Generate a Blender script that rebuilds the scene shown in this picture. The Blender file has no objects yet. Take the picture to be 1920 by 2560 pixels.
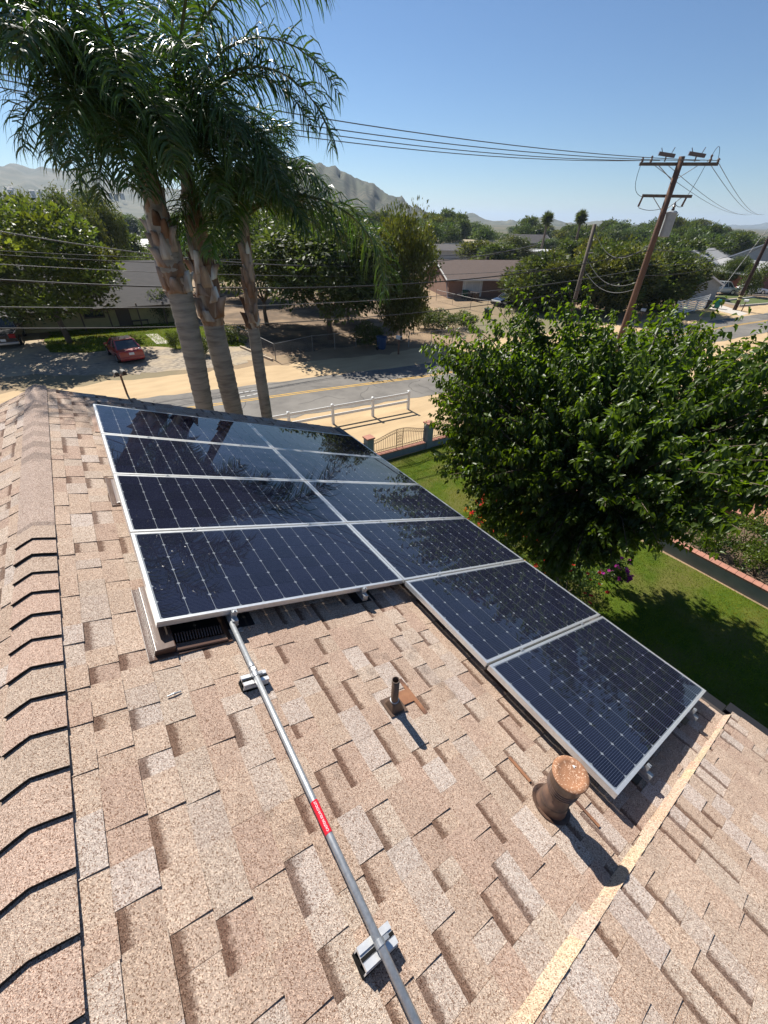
import bpy, math, random
import numpy as np
from mathutils import Vector, Matrix
R = math.radians
sc = bpy.context.scene
col = sc.collection
rnd = random.Random(7)
nr = np.random.RandomState(11)

# ------------------------------------------------------------------ camera
CAMH = 9.2
FPX = 1015.486                     # focal length in pixels of the 1920x2560 photograph
CX = Vector((0.8239153, -0.5663164, 0.0211998))      # image right
CY = Vector((-0.3182128, -0.4932640, -0.8095871))    # image down
CZ = Vector((0.4689395, 0.6602851, -0.5866168))      # forward
cam_d = bpy.data.cameras.new('camera')
cam_d.sensor_fit = 'VERTICAL'; cam_d.sensor_height = 36.0
cam_d.lens = FPX / 2560 * 36.0
cam_d.clip_start = 0.05; cam_d.clip_end = 20000
cam = bpy.data.objects.new('camera', cam_d); col.objects.link(cam)
m = Matrix.Identity(4)
for i, ax in enumerate((CX, -CY, -CZ)):
    for j in range(3): m[j][i] = ax[j]
m[2][3] = CAMH
cam.matrix_world = m
sc.camera = cam

# ------------------------------------------------------------------ sky and sun
SUN_EL = 46.0
w = bpy.data.worlds.new('World'); sc.world = w; w.use_nodes = True
nt = w.node_tree
sky = nt.nodes.new('ShaderNodeTexSky'); sky.sky_type = 'NISHITA'
sky.sun_disc = False; sky.sun_elevation = R(SUN_EL); sky.sun_rotation = R(0)
sky.air_density = 1.0; sky.dust_density = 0.0; sky.ozone_density = 7.0; sky.altitude = 300
bg = nt.nodes['Background']; bg.inputs['Strength'].default_value = 0.058
nt.links.new(sky.outputs[0], bg.inputs['Color'])
sl = bpy.data.lights.new('sun', 'SUN'); sl.energy = 5.0; sl.angle = R(0.53); sl.color = (1.0, 0.95, 0.865)
so = bpy.data.objects.new('sun', sl); col.objects.link(so); so.rotation_euler = (R(-(90 - SUN_EL)), 0, 0); so.location = (0, 0, 60)
vs = sc.view_settings
vs.view_transform = 'Standard'; vs.look = 'None'; vs.gamma = 1.0; vs.use_curve_mapping = False
vs.exposure = 0.8
sc.cycles.max_bounces = 6; sc.cycles.transparent_max_bounces = 12; sc.cycles.diffuse_bounces = 2; sc.cycles.glossy_bounces = 3
sc.cycles.use_denoising = True
sc.cycles.volume_bounces = 0

# ------------------------------------------------------------------ pixel helpers (a pixel gives a direction only)
def ray(px, py):
    return CX * ((px - 960) / FPX) + CY * ((py - 1280) / FPX) + CZ
def G(px, py, z=0.0):                 # where that ray meets the level z
    d = ray(px, py); s = (z - CAMH) / d.z
    return Vector((d.x * s, d.y * s, z))
def AY(px, py, Y):                    # where it meets the vertical plane y = Y
    d = ray(px, py); s = Y / d.y
    return Vector((d.x * s, Y, CAMH + d.z * s))
def AD(px, py, dist):                 # at a horizontal distance
    d = ray(px, py); s = dist / math.hypot(d.x, d.y)
    return Vector((d.x * s, d.y * s, CAMH + d.z * s))
def proj(p):
    q = Vector(p) - Vector((0, 0, CAMH)); z = q.dot(CZ)
    return (960 + FPX * q.dot(CX) / z, 1280 + FPX * q.dot(CY) / z, z)

# ------------------------------------------------------------------ materials
MATS = {}
def rgb(*a): return (a[0], a[1], a[2], 1.0)
def mat(name, c1, c2=None, ns=8.0, rough=0.8, spec=0.3, metal=0.0, tint=False, bump=None, coat=0.0,
        trans=None, detail=4.0, c3=None, ns3=0.4, lo=0.35, hi=0.65, stretch=None, coatr=0.03):
    if name in MATS: return MATS[name]
    M = bpy.data.materials.new(name); M.use_nodes = True
    t = M.node_tree; N = t.nodes; L = t.links
    b = N['Principled BSDF']
    b.inputs['Roughness'].default_value = rough
    b.inputs['Specular IOR Level'].default_value = spec
    b.inputs['Metallic'].default_value = metal
    b.inputs['Coat Weight'].default_value = coat
    b.inputs['Coat Roughness'].default_value = coatr
    tc = N.new('ShaderNodeTexCoord'); vec = tc.outputs['Object']
    if stretch:
        mp = N.new('ShaderNodeMapping'); mp.inputs['Scale'].default_value = stretch
        L.new(vec, mp.inputs['Vector']); vec = mp.outputs[0]
    def noise(s, d):
        n = N.new('ShaderNodeTexNoise'); n.inputs['Scale'].default_value = s; n.inputs['Detail'].default_value = d
        L.new(vec, n.inputs['Vector']); return n.outputs['Fac']
    def ramp(f, a, z):
        r = N.new('ShaderNodeMapRange'); r.inputs['From Min'].default_value = a; r.inputs['From Max'].default_value = z
        L.new(f, r.inputs['Value']); return r.outputs[0]
    def mix(f, a, z, bt='MIX'):
        x = N.new('ShaderNodeMix'); x.data_type = 'RGBA'; x.blend_type = bt
        if isinstance(f, float): x.inputs[0].default_value = f
        else: L.new(f, x.inputs[0])
        for k, q in ((6, a), (7, z)):
            if isinstance(q, tuple): x.inputs[k].default_value = q
            else: L.new(q, x.inputs[k])
        return x.outputs[2]
    c = rgb(*c1)
    if c2: c = mix(ramp(noise(ns, detail), lo, hi), rgb(*c1), rgb(*c2))
    if c3: c = mix(ramp(noise(ns3, 5.0), 0.45, 0.62), c, rgb(*c3))
    if tint:
        at = N.new('ShaderNodeAttribute'); at.attribute_name = 'tint'
        c = mix(1.0, c, at.outputs['Color'], 'MULTIPLY')
    if isinstance(c, tuple): b.inputs['Base Color'].default_value = c
    else: L.new(c, b.inputs['Base Color'])
    if bump:
        bn = N.new('ShaderNodeBump'); bn.inputs['Strength'].default_value = bump[1]; bn.inputs['Distance'].default_value = bump[2]
        L.new(noise(bump[0], 3.0), bn.inputs['Height']); L.new(bn.outputs[0], b.inputs['Normal'])
    if trans:
        tb = N.new('ShaderNodeBsdfTranslucent')
        if isinstance(c, tuple): tb.inputs['Color'].default_value = c
        else:
            L.new(mix(1.0, c, rgb(*trans[1]), 'MULTIPLY'), tb.inputs['Color'])
        ms = N.new('ShaderNodeMixShader'); ms.inputs[0].default_value = trans[0]
        L.new(b.outputs[0], ms.inputs[1]); L.new(tb.outputs[0], ms.inputs[2])
        L.new(ms.outputs[0], N['Material Output'].inputs['Surface'])
    MATS[name] = M
    return M

# ------------------------------------------------------------------ mesh building
def link(o, parent=None):
    col.objects.link(o)
    if parent is not None: o.parent = parent
    return o
class MB:
    def __init__(s): s.v = []; s.f = []; s.c = []; s.mi = []; s.uv = []; s.uvon = False
    def face(s, idx, c=(1, 1, 1, 1), mi=0, uv=None):
        s.f.append(idx); s.c.append(c if len(c) == 4 else (*c, 1)); s.mi.append(mi)
        if uv: s.uvon = True
        s.uv.append(uv or [(0, 0)] * len(idx))
    def vs(s, pts):
        n = len(s.v); s.v.extend([tuple(p) for p in pts]); return n
    def poly(s, pts, c=(1, 1, 1, 1), mi=0, uv=None):
        n = s.vs(pts); s.face(list(range(n, n + len(pts))), c, mi, uv)
    def hexa(s, p, c=(1, 1, 1, 1), mi=0, bottom=True):   # p: 4 bottom then 4 top, counter-clockwise from above
        n = s.vs(p)
        F = [(4, 5, 6, 7), (0, 1, 5, 4), (1, 2, 6, 5), (2, 3, 7, 6), (3, 0, 4, 7)]
        if bottom: F.append((3, 2, 1, 0))
        for q in F: s.face([n + i for i in q], c, mi)
    def box(s, c, d, col=(1, 1, 1, 1), mi=0, ax=None, bottom=True):
        x, y, z = d[0] / 2, d[1] / 2, d[2] / 2; c = Vector(c)
        P = [(-x, -y, -z), (x, -y, -z), (x, y, -z), (-x, y, -z), (-x, -y, z), (x, -y, z), (x, y, z), (-x, y, z)]
        if ax: P = [c + ax[0] * p[0] + ax[1] * p[1] + ax[2] * p[2] for p in P]
        else: P = [c + Vector(p) for p in P]
        s.hexa(P, col, mi, bottom)
    def bar(s, a, b, w, h, col=(1, 1, 1, 1), mi=0, up=Vector((0, 0, 1))):
        a = Vector(a); b = Vector(b); d = b - a; L = d.length; d.normalize()
        x = d.cross(up)
        if x.length < 1e-4: x = Vector((1, 0, 0))
        x.normalize(); z = x.cross(d)
        s.box((a + b) / 2, (w, L, h), col, mi, (x, d, z))
    def tube(s, pts, rad, n=8, col=(1, 1, 1, 1), mi=0, cap=True, cols=None):
        pts = [Vector(p) for p in pts]; k = len(pts)
        if not hasattr(rad, '__len__'): rad = [rad] * k
        up = Vector((0.13, 0.21, 1)) if abs((pts[-1] - pts[0]).normalized().z) < 0.9 else Vector((1, 0.1, 0))
        base = len(s.v); x = None
        for i, p in enumerate(pts):
            t = (pts[min(i + 1, k - 1)] - pts[max(i - 1, 0)]).normalized()
            if x is None: x = t.cross(up)
            else: x = x - t * x.dot(t)
            x.normalize(); y = t.cross(x)
            for j in range(n):
                a = 2 * math.pi * j / n
                s.v.append(tuple(p + (x * math.cos(a) + y * math.sin(a)) * rad[i]))
        for i in range(k - 1):
            cc = cols[i] if cols else col
            for j in range(n):
                j2 = (j + 1) % n
                s.face([base + i * n + j, base + i * n + j2, base + (i + 1) * n + j2, base + (i + 1) * n + j], cc, mi)
        if cap:
            s.face([base + j for j in range(n)][::-1], col, mi)
            s.face([base + (k - 1) * n + j for j in range(n)], col, mi)
    def lathe(s, o, prof, n=24, col=(1, 1, 1, 1), mi=0, ax=None):
        o = Vector(o); base = len(s.v); k = len(prof)
        X, Y, Z = ax or (Vector((1, 0, 0)), Vector((0, 1, 0)), Vector((0, 0, 1)))
        for r, z in prof:
            for j in range(n):
                a = 2 * math.pi * j / n
                s.v.append(tuple(o + X * (r * math.cos(a)) + Y * (r * math.sin(a)) + Z * z))
        for i in range(k - 1):
            for j in range(n):
                j2 = (j + 1) % n
                s.face([base + i * n + j, base + i * n + j2, base + (i + 1) * n + j2, base + (i + 1) * n + j], col, mi)
    def mesh(s, name, mats, smooth=False):
        me = bpy.data.meshes.new(name)
        me.from_pydata(s.v, [], s.f)
        for M in (mats if isinstance(mats, (list, tuple)) else [mats]): me.materials.append(M)
        me.polygons.foreach_set('material_index', s.mi)
        if smooth: me.polygons.foreach_set('use_smooth', [True] * len(s.f))
        a = me.attributes.new('tint', 'FLOAT_COLOR', 'FACE')
        a.data.foreach_set('color', np.array(s.c, dtype=np.float32).ravel())
        if s.uvon:
            u = me.uv_layers.new(name='UVMap')
            u.data.foreach_set('uv', np.array([q for f in s.uv for q in f], dtype=np.float32).ravel())
        me.update()
        return me
    def build(s, name, mats, parent=None, smooth=False):
        return link(bpy.data.objects.new(name, s.mesh(name, mats, smooth)), parent)
def empty(name, loc=(0, 0, 0), rz=0.0, label=None, cat=None, group=None):
    o = bpy.data.objects.new(name, None); link(o); o.location = loc; o.rotation_euler = (0, 0, rz)
    o.empty_display_size = 0.2
    if label: tag(o, label, cat, group)
    return o
def tag(o, label, cat, group=None):
    o['label'] = label; o['category'] = cat
    if group: o['group'] = group
    return o
def kind(o, k): o['kind'] = k; return o
def dup(o, parent=None):
    c = o.copy(); col.objects.link(c); c.parent = parent
    for ch in [x for x in o.children]: dup(ch, c)
    return c
def soft(o, w=0.004, seg=2):
    b = o.modifiers.new('bevel', 'BEVEL'); b.width = w; b.segments = seg; b.limit_method = 'ANGLE'; b.angle_limit = R(40)
    return o

def fast_mesh(name, V, F, C, M):
    """V (n,3), F (m,k) with equal k, C (m,3)"""
    me = bpy.data.meshes.new(name); n, mm, k = len(V), len(F), F.shape[1]
    me.vertices.add(n); me.vertices.foreach_set('co', V.astype(np.float32).ravel())
    me.loops.add(mm * k); me.loops.foreach_set('vertex_index', F.astype(np.int32).ravel())
    me.polygons.add(mm); me.polygons.foreach_set('loop_start', np.arange(0, mm * k, k, dtype=np.int32))
    try: me.polygons.foreach_set('loop_total', np.full(mm, k, dtype=np.int32))
    except Exception: pass
    a = me.attributes.new('tint', 'FLOAT_COLOR', 'FACE')
    a.data.foreach_set('color', np.concatenate([C, np.ones((mm, 1))], 1).astype(np.float32).ravel())
    me.materials.append(M); me.update(calc_edges=True); me.validate()
    return me
def unit(a): return a / np.maximum(np.linalg.norm(a, axis=1, keepdims=True), 1e-9)
def leaf_arrays(P, D, U, L, W, C, fold=0.25, droop=0.25):
    """one leaf = two quads folded on the midrib: base, wide left, near tip left, tip, ..."""
    D = unit(D); S = unit(np.cross(D, U)); N = np.cross(S, D); n = len(P)
    L = np.asarray(L).reshape(-1, 1); W = np.asarray(W).reshape(-1, 1)
    b = P
    m1 = P + D * L * .5 - N * L * droop * .2
    t = P + D * L - N * L * droop
    l1 = P + D * L * .30 - S * W * .5 + N * W * fold; r1 = P + D * L * .30 + S * W * .5 + N * W * fold
    l2 = P + D * L * .66 - S * W * .36 + N * W * fold * .6 - N * L * droop * .45
    r2 = P + D * L * .66 + S * W * .36 + N * W * fold * .6 - N * L * droop * .45
    V = np.stack([b, l1, l2, t, r2, r1], 1).reshape(-1, 3)
    i = np.arange(n)[:, None] * 6
    F = np.concatenate([i + np.array([[0, 3, 2, 1]]), i + np.array([[0, 5, 4, 3]])], 0)
    return V, F, np.concatenate([C, C], 0)
def rhomb_arrays(P, D, U, L, W, C):
    D = unit(D); S = unit(np.cross(D, U)); L = np.asarray(L).reshape(-1, 1); W = np.asarray(W).reshape(-1, 1)
    N = np.cross(S, D)
    V = np.stack([P, P + D * L * .45 - S * W * .5 + N * W * .15, P + D * L, P + D * L * .45 + S * W * .5 + N * W * .15], 1).reshape(-1, 3)
    i = np.arange(len(P))[:, None] * 4
    return V, i + np.array([[0, 3, 2, 1]]), C
# ------------------------------------------------------------------ own roof: frame of the slope
PIT = math.atan2(0.345311, 0.938488)
CS, SN = 0.938488, 0.345311
XR, ZR = -0.757, 7.0236 + 0.36794 * 0.757 - 0.019          # ridge line
U = Vector((CS, 0, -SN)); V = Vector((0, -1, 0)); NRM = Vector((SN, 0, CS))
UL = Vector((-CS, 0, -SN)); NL = Vector((-SN, 0, CS))
SEAM = -0.20
YFAR = 7.0
EAVE = (3.68 - XR) / CS
def RP(s, y, h=0.0): return Vector((XR, y, ZR)) + U * s + NRM * h       # right slope: s metres down from the ridge
def RL(s, y, h=0.0): return Vector((XR, y, ZR)) + UL * s + NL * h
def sx(x): return (x - XR) / CS
def on_roof(px, py, h=0.0):
    d = ray(px, py); o = Vector((0, 0, CAMH)); q = Vector((XR, 0, ZR)) + NRM * h
    k = (q - o).dot(NRM) / d.dot(NRM); return o + d * k

def shingle_mat():
    M = bpy.data.materials.new('asphalt_shingle'); M.use_nodes = True
    t = M.node_tree; N = t.nodes; L = t.links; b = N['Principled BSDF']
    b.inputs['Roughness'].default_value = 0.92; b.inputs['Specular IOR Level'].default_value = 0.25
    tc = N.new('ShaderNodeTexCoord'); g = N.new('ShaderNodeNewGeometry')
    at = N.new('ShaderNodeAttribute'); at.attribute_name = 'tint'
    def noise(s, d, rg=0.6, src=None):
        n = N.new('ShaderNodeTexNoise'); n.inputs['Scale'].default_value = s; n.inputs['Detail'].default_value = d; n.inputs['Roughness'].default_value = rg
        L.new(src or tc.outputs['Object'], n.inputs['Vector']); return n.outputs['Fac']
    def mr(f, a, z, p=0., q=1.):
        r = N.new('ShaderNodeMapRange'); r.interpolation_type = 'SMOOTHSTEP'
        for k, x in zip(('From Min', 'From Max', 'To Min', 'To Max'), (a, z, p, q)): r.inputs[k].default_value = x
        L.new(f, r.inputs['Value']); return r.outputs[0]
    def mth(op, a, b_):
        x = N.new('ShaderNodeMath'); x.operation = op
        for k, q in ((0, a), (1, b_)):
            if isinstance(q, (int, float)): x.inputs[k].default_value = q
            else: L.new(q, x.inputs[k])
        return x.outputs[0]
    def mix(f, a, z, bt='MIX'):
        x = N.new('ShaderNodeMix'); x.data_type = 'RGBA'; x.blend_type = bt
        if isinstance(f, float): x.inputs[0].default_value = f
        else: L.new(f, x.inputs[0])
        for k, q in ((6, a), (7, z)):
            if isinstance(q, tuple): x.inputs[k].default_value = q
            else: L.new(q, x.inputs[k])
        return x.outputs[2]
    # granules: coarse speckle of light, tan and dark-brown stone chips
    gr = N.new('ShaderNodeTexVoronoi'); gr.inputs['Scale'].default_value = 290.0
    L.new(tc.outputs['Object'], gr.inputs['Vector'])
    sep = N.new('ShaderNodeSeparateColor'); L.new(gr.outputs['Color'], sep.inputs[0])
    c = at.outputs['Color']
    c = mix(mr(sep.outputs[0], 0.55, 0.95), c, mix(1.0, c, rgb(1.55, 1.52, 1.48), 'MULTIPLY'))
    c = mix(mr(sep.outputs[1], 0.66, 0.90), c, mix(1.0, c, rgb(0.40, 0.31, 0.26), 'MULTIPLY'))
    c = mix(mth('MULTIPLY', mr(noise(70, 2), 0.45, 0.62), 0.22), c, mix(1.0, c, rgb(0.55, 0.47, 0.42), 'MULTIPLY'))
    c = mix(mth('MULTIPLY', mr(noise(1.6, 5), 0.38, 0.66), 0.24), c, mix(1.0, c, rgb(0.72, 0.68, 0.66), 'MULTIPLY'))
    # lichen-grey blotches where water has stood
    vo = N.new('ShaderNodeTexVoronoi'); vo.inputs['Scale'].default_value = 7.0; L.new(tc.outputs['Object'], vo.inputs['Vector'])
    spot = mth('MULTIPLY', mr(mth('ADD', vo.outputs['Distance'], mth('MULTIPLY', noise(30, 3), 0.22)), 0.30, 0.46, 1., 0.), mr(noise(1.1, 2), 0.50, 0.66))
    c = mix(mth('MULTIPLY', spot, 0.55), c, mix(1.0, c, rgb(0.62, 0.62, 0.63), 'MULTIPLY'))
    # the dark shadow line printed along the top of the lower layer
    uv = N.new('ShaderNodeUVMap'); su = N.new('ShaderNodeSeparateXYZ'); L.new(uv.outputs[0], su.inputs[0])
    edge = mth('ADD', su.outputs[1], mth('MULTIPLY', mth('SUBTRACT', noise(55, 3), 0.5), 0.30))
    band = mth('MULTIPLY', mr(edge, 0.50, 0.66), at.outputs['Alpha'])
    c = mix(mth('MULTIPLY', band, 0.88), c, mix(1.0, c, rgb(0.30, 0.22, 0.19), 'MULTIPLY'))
    L.new(c, b.inputs['Base Color'])
    bn = N.new('ShaderNodeBump'); bn.inputs['Strength'].default_value = 0.7; bn.inputs['Distance'].default_value = 0.003
    L.new(gr.outputs['Distance'], bn.inputs['Height']); L.new(bn.outputs[0], b.inputs['Normal'])
    return M
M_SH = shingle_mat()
M_STUCCO = mat('stucco_beige', (.42, .36, .27), (.36, .31, .24), 6, bump=(60, .5, .004))
M_GUT = mat('dark_gutter', (.02, .02, .022), rough=.4)
M_DECK = mat('roof_felt', (.06, .05, .045), rough=.9)
TINTS = [(.44, .335, .262), (.46, .36, .285), (.425, .318, .25), (.465, .38, .31), (.45, .345, .268), (.455, .35, .275), (.415, .305, .24), (.465, .385, .325)]
GREY = [(.47, .395, .345), (.48, .41, .36)]
def tone():
    c = rnd.choice(GREY) if rnd.random() < .12 else rnd.choice(TINTS)
    k = rnd.uniform(.94, 1.06) * .92; return [x * k for x in c]

house = empty('two_storey_house', (0, 0, 0), 0, 'two-storey house whose brown shingle roof carries the solar panels', 'house')
roof = MB()
ZT = -0.01
def deck(F, s0, s1, y0, y1, h0=-.001, th=.16):
    P = [F(s0, y0, h0 - th), F(s1, y0, h0 - th), F(s1, y1, h0 - th), F(s0, y1, h0 - th), F(s0, y0, h0), F(s1, y0, h0), F(s1, y1, h0), F(s0, y1, h0)]
    if F is RL: P = [P[i] for i in (1, 0, 3, 2, 5, 4, 7, 6)]
    roof.hexa(P)
deck(RP, 0.0, EAVE - .02, SEAM - 3.0, YFAR - .02)
deck(RL, 0.02, EAVE - .3, SEAM - 3.0, YFAR - .02)
roof_o = roof.build('roof', M_DECK, house)
wb = MB()
zw = RP(EAVE, 0).z - .25
for (x0, y0, x1, y1) in ((3.25, -2.8, 3.25, 6.6), (-4.2, -2.8, -4.2, 6.6)):
    wb.box((x0, (y0 + y1) / 2, zw / 2), (.2, y1 - y0, zw))
for y in (6.6, -2.8):                         # gable ends follow the slope
    n = wb.vs([(-4.2, y, 0), (3.25, y, 0), (3.25, y, RP(sx(3.25), 0).z - .2), (XR, y, ZR - .2), (-4.2, y, RL((XR + 4.2) / CS, 0).z - .2)])
    wb.face([n, n + 1, n + 2, n + 3, n + 4])
wb.build('wall', M_STUCCO, house)
gb = MB()                                      # gutter, front board
def gut(y0, y1, h):
    a = RP(EAVE, y0, h) ; b = RP(EAVE, y1, h)
    gb.box(((a.x + .045), (y0 + y1) / 2, a.z - .06), (.11, abs(y1 - y0), .11))
gut(SEAM - 2.9, SEAM, .04); gut(SEAM + .005, YFAR, -.01)
gb.build('gutter', M_GUT, house)
fb = MB()
for s, F in ((EAVE, RP), (EAVE - .3, RL)):
    fb.bar(F(0.05, YFAR + .012, -.09), F(s, YFAR + .012, -.09), .03, .17)
fb.build('barge_board', mat('brown_trim', (.16, .09, .055), (.13, .075, .05), 20, rough=.6), house)

# --- shingles: laminated asphalt, every tab a piece with its own butt edge
PIECES = []
def piece(F, s_top, s_b, y0, y1, h_top, h_b, tint, rec, lift=0.0, lift2=None):
    l0, l1 = lift, (lift if lift2 is None else lift2)          # y0 side, y1 side
    P = [F(s_top, y0, l0), F(s_b, y0, l0), F(s_b, y1, l1), F(s_top, y1, l1),
         F(s_top, y0, l0 + h_top), F(s_b, y0, l0 + h_b), F(s_b, y1, l1 + h_b), F(s_top, y1, l1 + h_top)]
    if F is RL: P = [P[i] for i in (1, 0, 3, 2, 5, 4, 7, 6)]
    PIECES.append((P, (*tint, 1.0 if rec else 0.0), F is RL, (y0, y1)))
EXP = 0.1425
def lay(F, s_first, s_last, y0, y1, lift=0.0, skew=0.0, hk=1.0):
    s = s_first
    while s < s_last:
        y = y0 - rnd.uniform(0, .2); tooth = rnd.random() < .5; base = tone()
        while y < y1:
            wd = rnd.uniform(.10, .25) if tooth else rnd.uniform(.08, .24)
            a, b = max(y, y0), min(y + wd, y1)
            if b - a > .012:
                tn = tone() if rnd.random() < .75 else base
                hb = rnd.uniform(.0118, .0145) if tooth else rnd.uniform(.0055, .0075)
                jit = rnd.uniform(-.003, .003)
                piece(F, max(s - EXP - .035, .0), min(s + jit, s_last), a + .0006, b - .0006, .0022, hb * hk, tn, (not tooth) and rnd.random() < .62, lift)
            y += wd; tooth = not tooth if rnd.random() < .88 else tooth
        s += EXP
s1 = sx(-0.557)
lay(RP, s1, EAVE, SEAM - .04, YFAR)
LIFT = 0.05
lay(RP, s1 - .06, EAVE + .012, SEAM - 2.6, SEAM - .045, LIFT)
lay(RL, .20, EAVE - .28, SEAM - 2.6, YFAR)
# the strip where the courses curve up to the raised section
s = s1
while s < EAVE:
    tn = [x * rnd.uniform(.95, 1.06) for x in rnd.choice([(.46, .365, .27), (.465, .36, .265), (.45, .35, .265), (.44, .335, .255)])]
    piece(RP, s - EXP - .03, s + rnd.uniform(-.006, .006), SEAM - .047, SEAM - .047 + .024 + .042 * (1 - s / EAVE) + rnd.uniform(-.006, .006), .003, rnd.uniform(.006, .010), tn, False, LIFT + .004, 0.006)
    s += EXP
def area(P):
    Q = [proj(P[i]) for i in (4, 5, 6, 7)]
    if min(q[2] for q in Q) < .1: return 0
    cx = sum(q[0] for q in Q) / 4; cy = sum(q[1] for q in Q) / 4
    if not (-30 < cx < 1950 and -30 < cy < 2590): return 0
    c = sum((Vector(P[i]) for i in (4, 5, 6, 7)), Vector()) / 4
    if c.x > 1.72 and c.y > -.05: return 0          # under the panels
    if c.x > -.3 and c.y > 1.95: return 0
    return abs(sum(Q[i][0] * Q[(i + 1) % 4][1] - Q[(i + 1) % 4][0] * Q[i][1] for i in range(4)))
order = sorted(range(len(PIECES)), key=lambda i: -area(PIECES[i][0]))
def add_piece(mb, p):
    P, c, left, (ya, yb) = p; n = mb.vs(P)
    uvq = {4: (ya, 1), 5: (ya, 0), 6: (yb, 0), 7: (yb, 1)} if not left else {4: (ya, 0), 5: (ya, 1), 6: (yb, 1), 7: (yb, 0)}
    mb.face([n + i for i in (4, 5, 6, 7)], c, 0, [uvq[i] for i in (4, 5, 6, 7)])
    for q in ((0, 1, 5, 4), (1, 2, 6, 5), (2, 3, 7, 6), (3, 0, 4, 7)):
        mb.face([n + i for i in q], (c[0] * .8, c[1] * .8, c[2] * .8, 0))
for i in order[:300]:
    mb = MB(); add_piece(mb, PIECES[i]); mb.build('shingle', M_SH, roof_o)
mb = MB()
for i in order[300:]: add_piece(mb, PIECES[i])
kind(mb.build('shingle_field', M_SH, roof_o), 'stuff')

# --- ridge caps, lapped every 0.2 m; the far run laps the other way
def cap(y_butt, d, hb, tint):
    mb = MB(); ln = .29; hw = .115
    pr = []
    for (yy, h) in ((y_butt, hb), (y_butt + d * ln, .006)):
        pr.append([RL(hw, yy, h + .008), RL(.035, yy, h + .012), Vector((XR, yy, ZR + h + .014)), RP(.035, yy, h + .012), RP(hw, yy, h + .008)])
        pr.append([RL(hw, yy, .004), RL(.035, yy, .006), Vector((XR, yy, ZR + .006)), RP(.035, yy, .006), RP(hw, yy, .004)])
    top0, bot0, top1, bot1 = [mb.vs(q) for q in pr]
    c = (*tint, 0)
    fl = (lambda q: q) if d > 0 else (lambda q: q[::-1])
    for k in range(4):
        mb.face(fl([top0 + k, top0 + k + 1, top1 + k + 1, top1 + k]), c)
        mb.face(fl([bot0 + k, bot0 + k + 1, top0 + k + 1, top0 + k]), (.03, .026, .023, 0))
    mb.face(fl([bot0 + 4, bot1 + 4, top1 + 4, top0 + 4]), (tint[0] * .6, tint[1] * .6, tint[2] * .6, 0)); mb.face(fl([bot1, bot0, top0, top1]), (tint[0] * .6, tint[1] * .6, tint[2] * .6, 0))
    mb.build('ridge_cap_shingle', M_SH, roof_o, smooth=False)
k = 0
while 3.195 - .2025 * k > -2.6:
    cap(3.195 - .2025 * k, 1, rnd.uniform(.027, .034), (.40 * rnd.uniform(.95, 1.05), .305, .245)); k += 1
y = 3.30
while y < 7.05:
    dk = rnd.choice([1, 1, .8, .72]); cap(min(y + .14, 7.03), -1, .016, (.40 * dk, .315 * dk, .265 * dk)); y += .145

# ------------------------------------------------------------------ solar panels
M_ALU = mat('anodised_frame', (.78, .78, .77), (.70, .70, .69), 40, rough=.38, metal=.75, spec=.5)
M_STEEL = mat('galvanised_steel', (.44, .455, .465), (.34, .355, .37), 60, rough=.46, metal=.65, spec=.5)
def cell_mat():
    M = bpy.data.materials.new('solar_cell'); M.use_nodes = True
    t = M.node_tree; N = t.nodes; L = t.links; b = N['Principled BSDF']
    b.inputs['Roughness'].default_value = .6; b.inputs['Specular IOR Level'].default_value = .0
    b.inputs['Coat Weight'].default_value = .88; b.inputs['Coat Roughness'].default_value = .012; b.inputs['Coat IOR'].default_value = 1.5
    tc = N.new('ShaderNodeTexCoord'); s = N.new('ShaderNodeSeparateXYZ'); L.new(tc.outputs['Object'], s.inputs[0])
    w_ = N.new('ShaderNodeMath'); w_.operation = 'MULTIPLY'; w_.inputs[1].default_value = 12 / .1575; L.new(s.outputs[1], w_.inputs[0])
    fr = N.new('ShaderNodeMath'); fr.operation = 'FRACT'; L.new(w_.outputs[0], fr.inputs[0])
    lt = N.new('ShaderNodeMath'); lt.operation = 'LESS_THAN'; lt.inputs[1].default_value = .09; L.new(fr.outputs[0], lt.inputs[0])
    oi = N.new('ShaderNodeObjectInfo')
    mr = N.new('ShaderNodeMapRange'); mr.inputs['To Min'].default_value = .8; mr.inputs['To Max'].default_value = 1.25; L.new(oi.outputs['Random'], mr.inputs['Value'])
    base = N.new('ShaderNodeMix'); base.data_type = 'RGBA'; base.blend_type = 'MULTIPLY'; base.inputs[0].default_value = 1
    base.inputs[6].default_value = rgb(.006, .007, .017); L.new(mr.outputs[0], base.inputs[7])
    x = N.new('ShaderNodeMix'); x.data_type = 'RGBA'; L.new(lt.outputs[0], x.inputs[0]); L.new(base.outputs[2], x.inputs[6]); x.inputs[7].default_value = rgb(.07, .08, .115)
    L.new(x.outputs[2], b.inputs['Base Color'])
    return M
def glass_mat():
    M = bpy.data.materials.new('clear_laminate'); M.use_nodes = True
    t = M.node_tree; N = t.nodes; L = t.links; b = N['Principled BSDF']
    b.inputs['Base Color'].default_value = rgb(.26, .29, .33); b.inputs['Roughness'].default_value = .5
    b.inputs['Coat Weight'].default_value = .9; b.inputs['Coat Roughness'].default_value = .012
    tr = N.new('ShaderNodeBsdfTransparent'); tr.inputs[0].default_value = rgb(.93, .95, .94)
    ms = N.new('ShaderNodeMixShader'); ms.inputs[0].default_value = .58
    L.new(tr.outputs[0], ms.inputs[1]); L.new(b.outputs[0], ms.inputs[2]); L.new(ms.outputs[0], N['Material Output'].inputs['Surface'])
    return M
M_CELL, M_GLASS = cell_mat(), glass_mat()
PA = Vector((-0.18823, 6.10713, 7.23136))        # far upper corner of the array, on the glass
PW, PH, PT = 1.985, 1.005, .04
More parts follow.
